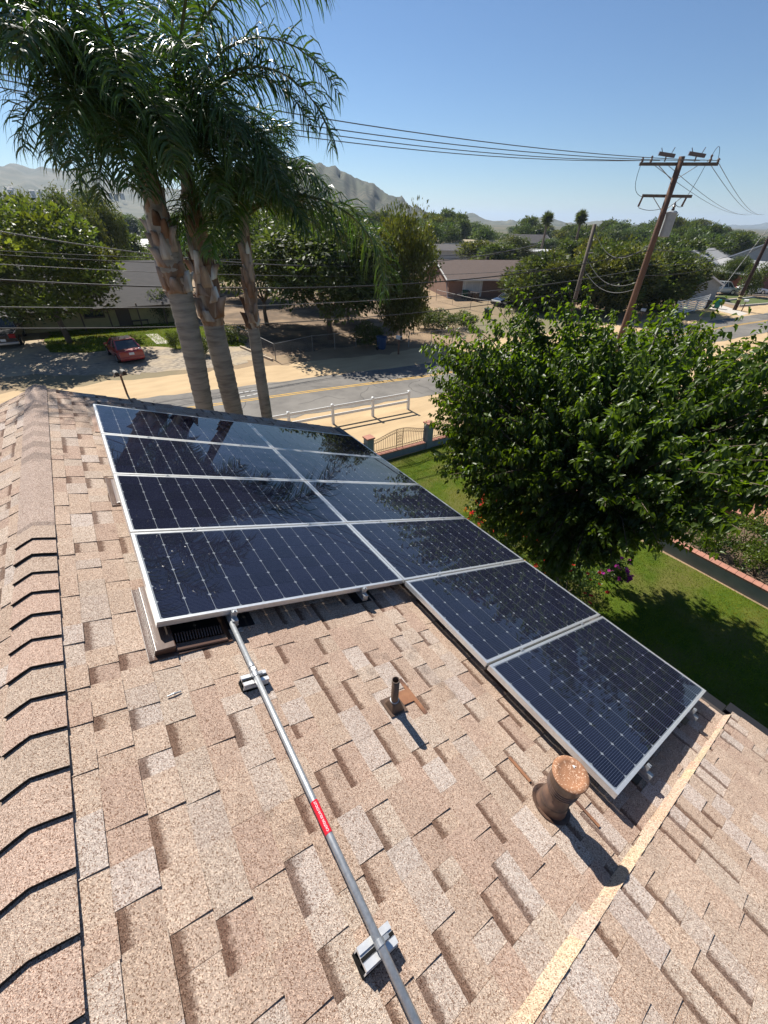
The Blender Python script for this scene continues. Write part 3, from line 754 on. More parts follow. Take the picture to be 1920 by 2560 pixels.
# ------------------------------------------------------------------ iron fence with pillars on a low wall
M_BLUE = mat('blue_grey_stucco', (.20, .25, .28), (.165, .215, .245), 5, rough=.85, bump=(50, .4, .004))
M_BRICK = mat('pink_brick', (.42, .20, .14), (.34, .16, .115), 7, rough=.85)
M_IRON = mat('black_iron', (.025, .017, .014), (.04, .022, .016), 12, rough=.5)
o = empty('iron_fence', label='black wrought-iron fence with arched panels on a low blue wall', cat='fence')
pil = [(5.6, 14.07), (8.94, 13.9), (12.27, 13.73), (15.6, 13.56), (18.93, 13.39)]
mb = MB(); mb.bar((5.0, 14.1, .15), (19.0, 13.385, .15), .2, .30); mb.build('base_wall', M_BLUE, o)
for i in range(4):
    a, b = Vector((*pil[i], 0)), Vector((*pil[i + 1], 0)); d = (b - a).normalized(); n = 13
    for k in range(n):
        p0 = a + d * (.19 + (3.33 - .38) * k / n); p1 = a + d * (.19 + (3.33 - .38) * (k + 1) / n - .012)
        q = MB(); q.bar(p0 + Vector((0, 0, .328)), p1 + Vector((0, 0, .328)), .25, .055); q.build('brick', M_BRICK, o)
    pan = MB(); w0, w1 = .2, 3.13
    top = lambda t: 1.06 + .30 * (math.sin(math.pi * t) ** 1.6)
    P = lambda t, z: a + d * (w0 + (w1 - w0) * t) + Vector((0, 0, z))
    for z0 in (0, -.16): pan.tube([P(t, top(t) + z0) for t in np.linspace(0, 1, 17)], .012, 6)
    for z0 in (.40, .53): pan.tube([P(0, z0), P(1, z0)], .011, 6)
    for k in range(31):
        t = k / 30
        if .44 < t < .56: continue
        pan.tube([P(t, .53), P(t, top(t) - .16)], .008, 5)
    for t in (0, 1, .44, .56): pan.tube([P(t, .36), P(t, top(t))], .013, 5)
    for k in range(26):                              # scroll bands, two crossing waves
        t0, t1 = k / 26, (k + 1) / 26
        for z_ in (lambda t: .465, lambda t: top(t) - .08):
            pan.tube([P(t0, z_(t0) - .055), P((t0 + t1) / 2, z_(t0) + .02), P(t1, z_(t1) + .055)], .007, 4); pan.tube([P(t0, z_(t0) + .055), P((t0 + t1) / 2, z_(t0) - .02), P(t1, z_(t1) - .055)], .007, 4)
    for k in range(4):
        zc = .62 + k * .15
        pan.tube([P(.5 + .05 * math.cos(u), zc + .07 * math.sin(u)) for u in np.linspace(0, 6.283, 11)], .009, 4); pan.tube([P(.45, zc - .07), P(.55, zc + .07)], .007, 4); pan.tube([P(.55, zc - .07), P(.45, zc + .07)], .007, 4)
    pan.build('iron_panel', M_IRON, o)
for x, y in pil:
    mb = MB(); mb.box((x, y, .63), (.34, .34, 1.26)); pl = soft(mb.build('pillar', M_BLUE, o), .01)
    q = MB(); q.box((x, y, 1.295), (.42, .42, .07)); soft(q.build('coping', M_BRICK, pl), .01)
# ------------------------------------------------------------------ planter wall and terrace to the right
o = empty('garden_wall', label='low grey garden wall with pink brick coping beside the lawn', cat='wall')
mb = MB(); mb.bar((14.35, 9.0, .22), (14.35, -8, .22), .22, .44); mb.build('wall', mat('grey_render', (.28, .275, .265), (.235, .23, .225), 3, rough=.9), o)
for k in range(74):
    q = MB(); q.box((14.37, 8.88 - k * .229, .472), (.27, .219, .06)); q.build('brick', M_BRICK, o)
o = empty('terrace', label='terracotta terrace step with pink brick edge behind the garden wall', cat='terrace')
mb = MB(); mb.box((21, 3.2, .2), (5.2, 9, .40)); mb.build('slab', mat('terracotta_floor', (.33, .17, .10), (.28, .14, .085), 4, rough=.8), o)
for k in range(38):
    q = MB(); q.box((18.3, 7.5 - k * .229, .42), (.25, .219, .07)); q.build('brick', M_BRICK, o)
sheet('planter_soil', [(14.46, 9), (18.4, 9), (18.4, -8), (14.46, -8)], .03, mat('bare_soil', (.16, .11, .07), (.12, .08, .055), 3))
# ------------------------------------------------------------------ plants near the camera
M_FROND = mat('palm_leaflet', (.022, .052, .012), (.035, .075, .016), 1.2, rough=.34, spec=.55, tint=True, trans=(.30, (1.9, 1.9, .7)))
M_RACH = mat('palm_rachis', (.11, .12, .035), (.085, .09, .03), 5, rough=.5)
M_PTR = mat('palm_trunk_grey', (.27, .25, .225), (.17, .155, .14), 3.0, rough=.9, stretch=(1, 1, 6), bump=(14, .6, .02), c3=(.30, .275, .24), ns3=1.2, detail=7)
M_BOOT = mat('palm_boot_husk', (.24, .15, .10), (.14, .09, .062), 6, rough=.9, bump=(20, .6, .02), stretch=(1, 1, .4), c3=(.46, .40, .33), ns3=2.2)
def frond(name, parent, base, az, el, L, droop, nl=100, hang=1.0, seed=0, wid=.034, bright=1.0, twist=0.0):
    r = np.random.RandomState(seed); n = 26; az = R(az)
    pts = [np.array(base, float)]; e = R(el)
    dirs = []
    for i in range(n):
        t = i / (n - 1); ee = e - R(droop) * t ** 1.25; aa = az + twist * t
        d = np.array([math.cos(aa) * math.cos(ee), math.sin(aa) * math.cos(ee), math.sin(ee)]); dirs.append(d)
        pts.append(pts[-1] + d * L / n)
    pts = np.array(pts); dirs = np.array(dirs + [dirs[-1]])
    ts = np.concatenate([np.linspace(.13, 1, nl)] * 2) + r.normal(0, .004, nl * 2); sd = np.concatenate([np.ones(nl), -np.ones(nl)])
    ts = np.clip(ts, .1, .999); m_ = len(ts); fi = ts * n; i0 = np.clip(fi.astype(int), 0, n - 1); fr = (fi - i0)[:, None]
    B = pts[i0] * (1 - fr) + pts[i0 + 1] * fr; D = unit(dirs[i0])
    S = unit(np.cross(D, np.array([[0, 0, 1.0]]))); Nn = np.cross(S, D)
    ln = (.30 + .70 * np.sin(np.pi * np.clip(ts * .9 + .10, 0, 1)) ** .7) * (.40 + L * .17) * r.uniform(.65, 1.2, m_)
    up = r.uniform(-.6, .9, m_)[:, None]               # leaflets stand in several planes
    d0 = unit(S * sd[:, None] * .85 + D * r.uniform(.25, .75, (m_, 1)) + Nn * up + r.normal(0, .10, (m_, 3)))
    k = 4; P = [B]; cur = d0.copy(); seg = (ln / k)[:, None]
    g = np.array([[0, 0, -1.0]]) * hang
    for j in range(k):
        P.append(P[-1] + cur * seg); cur = unit(cur + g * (.30 + .26 * j) * r.uniform(.7, 1.3, (m_, 1)))
    W = np.array([.55, 1.0, .85, .5, .06]) * wid * r.uniform(.8, 1.15)
    ws = unit(np.cross(d0, Nn + .01)) ; ws = unit(ws + .55 * r.normal(0, 1, (m_, 3)))
    ring = []
    for j in range(k + 1): ring += [P[j] - ws * W[j] * .5, P[j] + ws * W[j] * .5]
    Vv = np.stack(ring, 1).reshape(-1, 3); i = np.arange(m_)[:, None] * (2 * k + 2); F = []; C = []
    br = (r.uniform(.7, 1.25, (m_, 1)) * bright); yel = r.uniform(0, 1, (m_, 1)) ** 6
    base_c = np.concatenate([br * (1 + .9 * yel), br * (1 + .35 * yel), br * (1 - .2 * yel)], 1)
    for j in range(k): F.append(i + np.array([[2 * j, 2 * j + 1, 2 * j + 3, 2 * j + 2]])); C.append(base_c * (1 + .08 * j))
    me = fast_mesh(name, Vv, np.concatenate(F), np.concatenate(C), M_FROND)
    o = link(bpy.data.objects.new(name, me), parent)
    mb = MB(); mb.tube([tuple(p) for p in pts[::2]], [.034 * (1 - .88 * t) * L / 3.6 for t in np.linspace(0, 1, len(pts[::2]))], 6); mb.build('rachis', M_RACH, o, smooth=True)
    return o
def palm(label, path, rads, hub, fronds, seed, bulge=None):
    r = random.Random(seed)
    x, y, _ = path[0]; o = empty('queen_palm', (0, 0, 0), 0, label, 'palm tree', 'queen palms beside the roof')
    mb = MB(); pp, rr = [], []
    for i in range(len(path) - 1):                     # ringed trunk
        a, b = Vector(path[i]), Vector(path[i + 1]); m_ = max(2, int((b - a).length / .055))
        for k in range(m_):
            t = k / m_; pp.append(a.lerp(b, t)); rr.append((rads[i] * (1 - t) + rads[i + 1] * t) * (1.0 + (.035 if k % 3 == 0 else 0) + r.uniform(-.012, .012)))
    mb.tube(pp, rr, 20); mb.build('trunk', M_PTR, o, smooth=True)
    # old leaf bases wrapped round the head of the trunk
    z0, z1, rb = bulge; cx, cy = path[-1][0], path[-1][1]; nb = 46
    at = lambda z: next((Vector(path[i]).lerp(Vector(path[i + 1]), (z - path[i][2]) / (path[i + 1][2] - path[i][2])) for i in range(len(path) - 1) if path[i][2] <= z <= path[i + 1][2]), Vector(path[-1]))
    for k in range(nb):
        t = k / nb; z = z0 + (z1 - z0) * t - (r.uniform(0, .32) if t < .25 else 0); c = at(z); a = k * 2.4 + r.uniform(-.2, .2); rad = rb * (1 - .50 * t ** .8) * (.72 if t < .06 else 1)
        ra = Vector((math.cos(a), math.sin(a), 0)); ta = Vector((-math.sin(a), math.cos(a), 0)); h = r.uniform(.26, .5); w_ = rad * .75
        q = MB(); rows = []; flare = r.choice([0, .08, .25, .5]) * (1 if t < .75 else .3)
        for j in range(5):
            s_ = j / 4; ww = w_ * (1 - .62 * s_) ; bow = .05 * math.sin(s_ * 3.1) + flare * s_ ** 2
            rows.append(q.vs([c + ra * (rad * (.93 + bow) - .015) * math.cos(u) + ta * ww * math.sin(u) * 1.0 + Vector((0, 0, h * s_ - .06 + .02 * math.cos(u * 3))) for u in np.linspace(-.95, .95, 6)]))
        tn = r.choice([(.8, .8, .85), (1.35, 1.6, 1.85), (.5, .47, .46), (.7, .62, .58), (1.1, 1.3, 1.5), (.36, .33, .32), (.9, .95, 1.05)])
        for j in range(4):
            for u in range(5): q.face([rows[j] + u, rows[j] + u + 1, rows[j + 1] + u + 1, rows[j + 1] + u], (*tn, 1))
        ob = q.build('leaf_base', M_BOOTT, o, smooth=True)
        sd = ob.modifiers.new('solid', 'SOLIDIFY'); sd.thickness = .02; sd.offset = -1
    mb = MB(); mb.tube([at(z0 - .3), at(z0 + .15), at((z0 + z1) / 2), Vector(hub) + Vector((0, 0, .15))], [rb * .5, rb * .74, rb * .58, rb * .30], 14); mb.build('crownshaft', M_BOOT, o, smooth=True)
    for i, (az, el, L, dr_, *rest) in enumerate(fronds):
        kw = rest[0] if rest else {}
        frond('frond', o, (hub[0] + .06 * math.cos(R(az)), hub[1] + .06 * math.sin(R(az)), hub[2] + r.uniform(-.12, .25)), az, el, L, dr_, seed=seed * 100 + i, **kw)
    return o
M_BOOTT = mat('palm_leaf_base', (.30, .19, .12), (.17, .10, .065), 7, rough=.9, tint=True, stretch=(1, 1, .3), c3=(.50, .45, .40), ns3=2.5, bump=(18, .6, .02))
def ring(n, el, L, dr_, a0, jit, seed):
    r = random.Random(seed); return [(a0 + 360 * k / n + r.uniform(-jit, jit), el + r.uniform(-8, 8), L * r.uniform(.9, 1.08), dr_ + r.uniform(-12, 12)) for k in range(n)]
# azimuths: 0 = +x, 90 = +y; the camera looks along 55 degrees, screen left is 145, screen right is -35
LOWF = dict(hang=1.2, nl=96)
F1 = [(147, 74, 4.5, 104), (158, 68, 4.4, 104), (170, 84, 4.6, 80), (60, 84, 4.4, 70), (250, 80, 4.0, 95), (140, 82, 4.8, 90), (178, 62, 3.9, 104), (133, 62, 3.8, 102), (200, 60, 3.4, 112), (150, 58, 3.6, 98), (185, 70, 3.7, 102), (212, 62, 3.2, 120), (124, 70, 3.6, 104), (235, 50, 2.9, 128), (258, 62, 3.0, 126), (100, 55, 3.0, 115), (60, 60, 3.0, 118), (20, 55, 2.9, 120), (300, 48, 2.6, 130), (168, 76, 3.9, 98), (110, 78, 3.2, 95), (222, 36, 2.5, 118), (250, 34, 2.5, 118), (232, 66, 3.1, 122), (270, 46, 2.7, 126), (205, 40, 2.4, 112)]
F2 = [(-38, 64, 3.9, 140), (-25, 76, 4.1, 130), (-60, 40, 2.8, 128), (-10, 46, 2.7, 128), (-60, 82, 4.4, 80), (150, 84, 4.3, 70), (60, 80, 4.4, 85), (-150, 30, 2.5, 112), (180, 30, 2.4, 110), (-32, 70, 3.3, 135), (-50, 50, 2.6, 130), (-15, 48, 2.4, 130), (5, 68, 3.0, 125), (-80, 60, 2.7, 128), (25, 50, 2.9, 118), (55, 65, 3.2, 112), (85, 52, 3.0, 118), (120, 58, 3.0, 118), (-110, 48, 2.5, 126), (-140, 62, 2.6, 124), (165, 52, 2.7, 120), (-35, 84, 4.2, 110), (200, 70, 2.8, 116), (-95, 74, 3.0, 112), (-70, 34, 2.4, 114), (-125, 36, 2.3, 112), (-170, 48, 2.6, 118), (-90, 36, 2.3, 116)]
F3 = [(-15, 22, 5.0, 116, dict(nl=135, hang=1.3, wid=.042)), (-24, 34, 3.0, 118, dict(nl=110, hang=1.2, wid=.040)), (-38, 60, 2.5, 112), (10, 62, 2.7, 112), (40, 50, 2.6, 116), (80, 60, 2.6, 112), (115, 45, 2.5, 118), (150, 55, 2.5, 118), (190, 40, 2.2, 122), (230, 50, 2.2, 122), (-80, 50, 2.1, 120), (20, 78, 2.6, 85), (-120, 35, 1.9, 118), (160, 15, 1.9, 95, dict(bright=1.7)), (215, 8, 1.8, 85, dict(bright=1.8)), (-55, 30, 2.0, 112), (0, 40, 2.4, 118)]
palm('tall palm with thick husky trunk head standing nearest the roof ridge', [(2.14, 12.0, 0), (2.16, 12.0, 4.63), (2.23, 12.0, 6.4), (2.25, 12.0, 7.6), (2.18, 12.0, 8.4), (2.17, 12.0, 10.2)], [.26, .23, .265, .28, .28, .15], (2.21, 12.0, 10.2), [(q[0], q[1], q[2] * 1.13, *q[3:]) for q in F1], 3, (7.65, 9.85, .42))
palm('tall palm with shaggy round trunk head in the middle of three', [(3.0, 12.35, 0), (3.02, 12.3, 4.3), (2.97, 12.3, 5.9), (2.94, 12.3, 6.9), (2.99, 12.3, 7.8), (3.05, 12.3, 10.1)], [.28, .25, .27, .255, .215, .15], (3.06, 12.3, 10.05), [(q[0], q[1], q[2] * 1.13, *q[3:]) for q in F2], 4, (6.85, 9.55, .42))
palm('slim shorter palm with one long frond sweeping towards the road', [(3.90, 12, 0), (3.91, 12, 4.0), (3.91, 12, 5.8), (3.92, 12, 6.85), (4.0, 12, 7.8), (4.12, 12, 9.3)], [.19, .165, .16, .15, .12, .09], (4.14, 12, 9.25), F3, 5, (6.75, 8.9, .25))

# ------------------------------------------------------------------ mulberry tree over the lawn
M_MUL = mat('mulberry_leaf', (.056, .095, .012), (.040, .074, .010), .8, rough=.42, spec=.45, tint=True, trans=(.46, (2.1, 2.1, .5)))
M_BARK = mat('grey_bark', (.15, .115, .085), (.10, .078, .06), 8, rough=.95, bump=(25, .6, .02))
def mulberry():
    o = empty('mulberry_tree', (0, 0, 0), 0, 'large spreading bright green mulberry tree over the front lawn', 'tree')
    r = np.random.RandomState(5); c = np.array([9.2, 4.0, 4.65]); rad = np.array([3.05, 3.75, 2.65])
    T = np.array([9.3, 4.2, 0.0]); fork = T + np.array([0, 0, 2.3])
    mb = MB(); mb.tube([tuple(T), (9.32, 4.22, 1.1), tuple(fork)], [.24, .19, .2], 12)
    limbs = []
    for k in range(11):
        a = k * 2 * math.pi / 11 + r.uniform(-.2, .2); e = r.uniform(.25, 1.1)
        end = c + rad * .72 * np.array([math.cos(a) * math.cos(e), math.sin(a) * math.cos(e), math.sin(e) * .8 - .15])
        mid = (fork + end) / 2 + np.array([0, 0, .35]); mb.tube([tuple(fork - [0, 0, .1]), tuple(mid), tuple(end)], [.10, .06, .025], 7); limbs.append((mid, end))
    P, D, L, Tn = [], [], [], []
    ns = 2150
    for k in range(ns):                                # leafy shoots
        a = r.uniform(0, 2 * math.pi); u = r.uniform(-.95, 1) ; ph = math.asin(u)
        dirn = np.array([math.cos(a) * math.cos(ph), math.sin(a) * math.cos(ph), math.sin(ph)])
        lump = 1 + .13 * math.sin(3 * a + 1.0) + .10 * math.sin(5 * a + 4 * ph) + r.normal(0, .05)
        lump *= 1 / (np.abs(dirn) ** 2.7).sum() ** (1 / 2.7)
        tip = c + rad * dirn * lump
        zm = 1.9 + (1.35 * (3.5 - tip[1]) if tip[1] < 3.5 else .78 * (tip[1] - 3.5)) + r.uniform(0, .5)
        if tip[2] < zm: tip[2] = zm
        st = c + (tip - c) * r.uniform(.45, .74) - np.array([0, 0, .1])
        if u > 0: tip = tip + np.array([0, 0, r.uniform(0, .45)]) + r.normal(0, .12, 3)
        if k % 5 == 0: tip = c + (tip - c) * r.uniform(.55, .8) - np.array([0, 0, r.uniform(.1, .7)]); st = c + (tip - c) * r.uniform(.1, .5)
        ctrl = (st + tip) / 2 + np.array([0, 0, .15])
        if k % 3 == 0:
            mb.tube([tuple(st), tuple(ctrl), tuple(tip)], [.016, .011, .004], 4, cap=False)
        nlv = 44; t = r.uniform(.12, 1.0, nlv) ** .75
        pt = (1 - t)[:, None] ** 2 * st + (2 * t * (1 - t))[:, None] * ctrl + (t ** 2)[:, None] * tip
        ax_ = unit((tip - st)[None])[0]
        ang = r.uniform(0, 2 * math.pi, nlv); side = unit(np.cross(ax_[None], r.normal(0, 1, (nlv, 3))))
        d = unit(side * .9 + ax_ * .45 + np.array([[0, 0, -1]]) * r.uniform(.2, 1.3, (nlv, 1)))
        P.append(pt + side * .03); D.append(d); sz = r.uniform(.085, .175, nlv) * (1.08 - .45 * t ** 3); L.append(sz)
        b = r.uniform(.75, 1.2) * r.uniform(.85, 1.15, (nlv, 1)); young = (t[:, None] ** 4) * .6
        Tn.append(np.concatenate([b * (1 + young), b * (1 + .7 * young), b * (1 - .1 * young)], 1))
    P, D, L, Tn = np.concatenate(P), np.concatenate(D), np.concatenate(L), np.concatenate(Tn)
    Uu = np.tile([[0, 0, 1.0]], (len(P), 1)) + r.normal(0, .35, (len(P), 3))
    Vv, F, C = leaf_arrays(P, D, Uu, L, L * r.uniform(.50, .70, len(L)), Tn, .22, .38)
    mb.build('trunk', M_BARK, o, smooth=True)
    link(bpy.data.objects.new('crown', fast_mesh('crown', Vv, F, C, M_MUL)), o)
mulberry()
# ------------------------------------------------------------------ shrubs
M_SHR = mat('shrub_leaf', (.045, .085, .018), (.06, .10, .022), 3, rough=.45, spec=.4, tint=True, trans=(.3, (1.6, 1.7, .7)))
M_PETAL = mat('flower_petal', (1, 1, 1), rough=.6, tint=True, trans=(.3, (1, 1, 1)))
def shrub(name, label, cat, c, rad, n, size, tints, seed, flowers=(), group=None, stems=True):
    r = np.random.RandomState(seed); o = empty(name, (0, 0, 0), 0, label, cat, group)
    c = np.array(c, float); rad = np.array(rad, float); nc = max(14, n // 90)
    d = unit(r.normal(0, 1, (nc, 3))); d[:, 2] = np.abs(d[:, 2]) * 1.1 - .25; cc = c + d * rad * r.uniform(.55, .95, (nc, 1)); k = r.randint(0, nc, n)
    dd = unit(r.normal(0, 1, (n, 3))); P = cc[k] + dd * (rad * .30) * r.uniform(.5, 1.05, (n, 1)); P[:, 2] = np.maximum(P[:, 2], .04)
    ct = np.array(tints)[r.randint(0, len(tints), nc)][k] * r.uniform(.75, 1.25, (n, 1))
    D = unit(dd + r.normal(0, .5, (n, 3)) + [[0, 0, .35]])
    Vv, F, C = rhomb_arrays(P, D, r.normal(0, 1, (n, 3)), r.uniform(.7, 1.3, n) * size, r.uniform(.45, .65, n) * size, ct)
    link(bpy.data.objects.new('foliage', fast_mesh('foliage', Vv, F, C, M_SHR)), o)
    if stems:
        mb = MB()
        for q in range(6):
            e = cc[q]; mb.tube([(c[0] + r.uniform(-.1, .1), c[1] + r.uniform(-.1, .1), 0), tuple((e + [c[0], c[1], 0]) / 2), tuple(e)], [.02, .014, .006], 5)
        mb.build('stem', M_BARK, o)
    for (fn, fc_, nf, fs, zmin) in flowers:
        j = r.choice(nc, nf, replace=nf > nc); d2 = unit(d[j] + r.normal(0, .25, (nf, 3)) + [[0, 0, .3]])
        pos = cc[j] + d2 * rad * .38; pos[:, 2] = np.maximum(pos[:, 2], .15)
        mb = MB()
        for p in pos:                                  # each bloom: a whorl of petals
            nn = Vector((r.normal(0, .4), r.normal(0, .4), 1)).normalized(); x = nn.orthogonal().normalized(); y = nn.cross(x); sh = r.uniform(.8, 1.2)
            for lay_ in (0, 1):
                for q in range(6):
                    a = q * 1.047 + lay_ * .5; dv = x * math.cos(a) + y * math.sin(a); tv = x * -math.sin(a) + y * math.cos(a); s_ = fs * (1 - .35 * lay_) * sh; P0 = Vector(p) + nn * lay_ * fs * .15
                    mb.poly([P0, P0 + dv * s_ * .6 + tv * s_ * .3 + nn * s_ * .2, P0 + dv * s_ + nn * s_ * (.3 + .3 * lay_), P0 + dv * s_ * .6 - tv * s_ * .3 + nn * s_ * .2], (*[u_ * sh for u_ in fc_], 1))
        mb.build(fn, M_PETAL, o)
    return o
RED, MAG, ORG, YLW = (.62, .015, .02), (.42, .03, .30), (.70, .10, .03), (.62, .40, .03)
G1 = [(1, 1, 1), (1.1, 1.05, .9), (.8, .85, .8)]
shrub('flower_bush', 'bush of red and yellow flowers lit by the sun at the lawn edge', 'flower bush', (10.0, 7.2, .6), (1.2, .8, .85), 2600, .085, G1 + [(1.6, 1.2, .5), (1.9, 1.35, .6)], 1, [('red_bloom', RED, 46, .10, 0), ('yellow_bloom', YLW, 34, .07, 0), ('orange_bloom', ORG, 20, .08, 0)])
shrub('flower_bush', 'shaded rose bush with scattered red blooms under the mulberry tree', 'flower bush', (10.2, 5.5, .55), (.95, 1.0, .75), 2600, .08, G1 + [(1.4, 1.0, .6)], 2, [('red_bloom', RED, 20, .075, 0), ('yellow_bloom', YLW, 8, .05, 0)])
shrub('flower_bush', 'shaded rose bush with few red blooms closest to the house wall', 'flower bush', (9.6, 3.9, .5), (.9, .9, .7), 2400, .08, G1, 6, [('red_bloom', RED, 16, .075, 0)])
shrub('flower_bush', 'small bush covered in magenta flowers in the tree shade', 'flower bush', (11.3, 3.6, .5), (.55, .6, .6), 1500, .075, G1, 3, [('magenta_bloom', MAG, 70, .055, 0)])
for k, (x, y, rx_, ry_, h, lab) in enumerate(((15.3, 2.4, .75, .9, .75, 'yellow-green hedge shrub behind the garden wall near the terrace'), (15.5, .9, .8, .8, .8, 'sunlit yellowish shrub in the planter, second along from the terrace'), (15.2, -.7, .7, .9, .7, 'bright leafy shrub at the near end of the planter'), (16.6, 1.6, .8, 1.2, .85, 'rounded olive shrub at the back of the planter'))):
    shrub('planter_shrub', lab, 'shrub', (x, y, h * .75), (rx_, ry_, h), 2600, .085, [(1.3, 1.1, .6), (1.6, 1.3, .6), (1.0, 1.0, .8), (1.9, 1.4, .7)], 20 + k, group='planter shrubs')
# sapling tied to a stake
o = empty('sapling', (0, 0, 0), 0, 'young leaning sapling with sparse dark leaves on the lawn', 'tree'); b = G(1185, 1168)
mb = MB(); mb.tube([tuple(b), (b.x + .25, b.y - .02, .55), (b.x + .75, b.y - .1, 1.25), (b.x + 1.2, b.y - .1, 1.7)], [.045, .04, .03, .015], 7); mb.tube([(b.x + .5, b.y - .05, .95), (b.x + .35, b.y + .1, 1.5)], [.02, .008], 5); mb.build('trunk', M_BARK, o, smooth=True)
r = np.random.RandomState(9); n = 260; Pq = np.array([b.x + .75, b.y - .05, 1.45]) + r.normal(0, .26, (n, 3)); Vv, F, C = leaf_arrays(Pq, r.normal(0, 1, (n, 3)) + [[0, 0, -.5]], r.normal(0, 1, (n, 3)), r.uniform(.06, .12, n), r.uniform(.04, .06, n), np.full((n, 3), .7)); link(bpy.data.objects.new('crown', fast_mesh('crown', Vv, F, C, M_MUL)), o)
b2 = G(1172, 1170); mb = MB(); mb.tube([tuple(b2), (b2.x + .02, b2.y, 1.75)], .022, 8); tag(mb.build('wooden_stake', mat('bare_stake', (.28, .20, .13), (.22, .16, .10), 10)), 'thin upright wooden stake beside the sapling', 'stake')
pts = [(b.x + .1 + .55 * math.cos(a) * rnd.uniform(.85, 1.1), b.y + .4 * math.sin(a) * rnd.uniform(.85, 1.1)) for a in np.linspace(0, 6.283, 18)[:-1]]
mb = MB(); ce = sum((Vector((p[0], p[1], 0)) for p in pts), Vector()) / len(pts); n0 = mb.vs([(p[0], p[1], .012) for p in pts] + [(ce.x, ce.y, .075)])
for k in range(len(pts)): mb.face([n0 + k, n0 + (k + 1) % len(pts), n0 + len(pts)])
kind(mb.build('bare_soil_patch', mat('tan_soil', (.36, .25, .15), (.30, .21, .13), 5), smooth=True), 'structure')
# ------------------------------------------------------------------ trees further off: unit trees, scaled per individual
M_LF = mat('tree_leaf', (.062, .085, .026), (.080, .100, .030), .6, rough=.5, spec=.35, tint=True, trans=(.36, (1.8, 1.8, .7)))
def crown_unit(name, seed, n, nc, leaf, shape, hue, zc=.60, rz_=.40, rx_=.5, hang=0.0, clump=.28, asp=.5):
    r = np.random.RandomState(seed)
    d = unit(r.normal(0, 1, (nc, 3)))
    if shape == 'round': d[:, 2] = np.where(d[:, 2] < -.5, -d[:, 2], d[:, 2])
    rr = r.uniform(.45, .86, (nc, 1)) ** .8
    cc = d * rr
    if shape == 'tall': cc[:, 2] = r.uniform(-1, .95, nc); q = np.sqrt(np.clip(1 - (cc[:, 2] * .9) ** 2, .05, 1)); a = r.uniform(0, 6.28, nc); cc[:, 0] = np.cos(a) * q * r.uniform(.2, .75, nc); cc[:, 1] = np.sin(a) * q * r.uniform(.2, .75, nc)
    if shape == 'cone': cc[:, 2] = r.uniform(-1, 1, nc); q = (1 - (cc[:, 2] + 1) / 2 * .85); a = r.uniform(0, 6.28, nc); cc[:, 0] = np.cos(a) * q * .8; cc[:, 1] = np.sin(a) * q * .8
    k = r.randint(0, nc, n); cl = r.uniform(.7, 1.35, (nc, 1)) * clump
    dd = unit(r.normal(0, 1, (n, 3))); off_ = dd * cl[k] * r.uniform(.55, 1.05, (n, 1))
    off_[:, 2] -= hang * r.uniform(0, 1, n) * .35
    P = (cc[k] + off_) * np.array([rx_, rx_, rz_]) + [0, 0, zc]
    P[:, 2] = (P[:, 2] - zc) * min(1, (1 - zc) / (np.percentile(P[:, 2], 99.6) - zc)) + zc
    P[:, :2] *= .5 / np.percentile(np.hypot(P[:, 0], P[:, 1]), 99)
    P[:, 2] = np.maximum(P[:, 2], .02)
    D = unit(dd + r.normal(0, .6, (n, 3)) + np.array([[0, 0, .3 - 1.8 * hang]]))
    ct = (np.array(hue)[r.randint(0, len(hue), nc)] * r.uniform(.72, 1.28, (nc, 1)))[k] * r.uniform(.8, 1.2, (n, 1))
    L = r.uniform(.6, 1.4, n) * leaf
    Vv, F, C = rhomb_arrays(P, D, r.normal(0, 1, (n, 3)), L, L * asp * (1 - .5 * hang), ct)
    return fast_mesh(name, Vv, F, C, M_LF)
def trunk_unit(name, seed, zt, r0, fork=3, M=None, lean=.0):
    r = random.Random(seed); mb = MB()
    mb.tube([(0, 0, -.01), (lean * .5 + .005, .006, zt * .5), (lean, 0, zt)], [r0, r0 * .75, r0 * .62], 9)
    for k in range(fork + 3):
        a = k * 6.283 / (fork + 3) + r.uniform(-.4, .4); e = r.uniform(.18, .30)
        mb.tube([(lean, 0, zt - .02), (lean + e * .5 * math.cos(a), e * .5 * math.sin(a), zt + .13), (lean + e * math.cos(a), e * math.sin(a), zt + r.uniform(.22, .34))], [r0 * .5, r0 * .3, r0 * .1], 6)
    return mb.mesh(name, M or M_BARK, True)
GN = [(1, 1, 1), (.85, .95, .9), (1.1, 1.08, .85)]
OL = [(1.25, 1.05, .75), (1.05, 1.0, .8), (1.45, 1.15, .8)]
DK = [(.7, .78, .75), (.85, .9, .85), (.6, .7, .65)]
BL = [(.85, .98, 1.1), (.75, .9, 1.0), (.95, 1.05, 1.05)]
LT = [(1.7, 1.7, .9), (1.4, 1.5, .9), (1.9, 1.75, .85)]
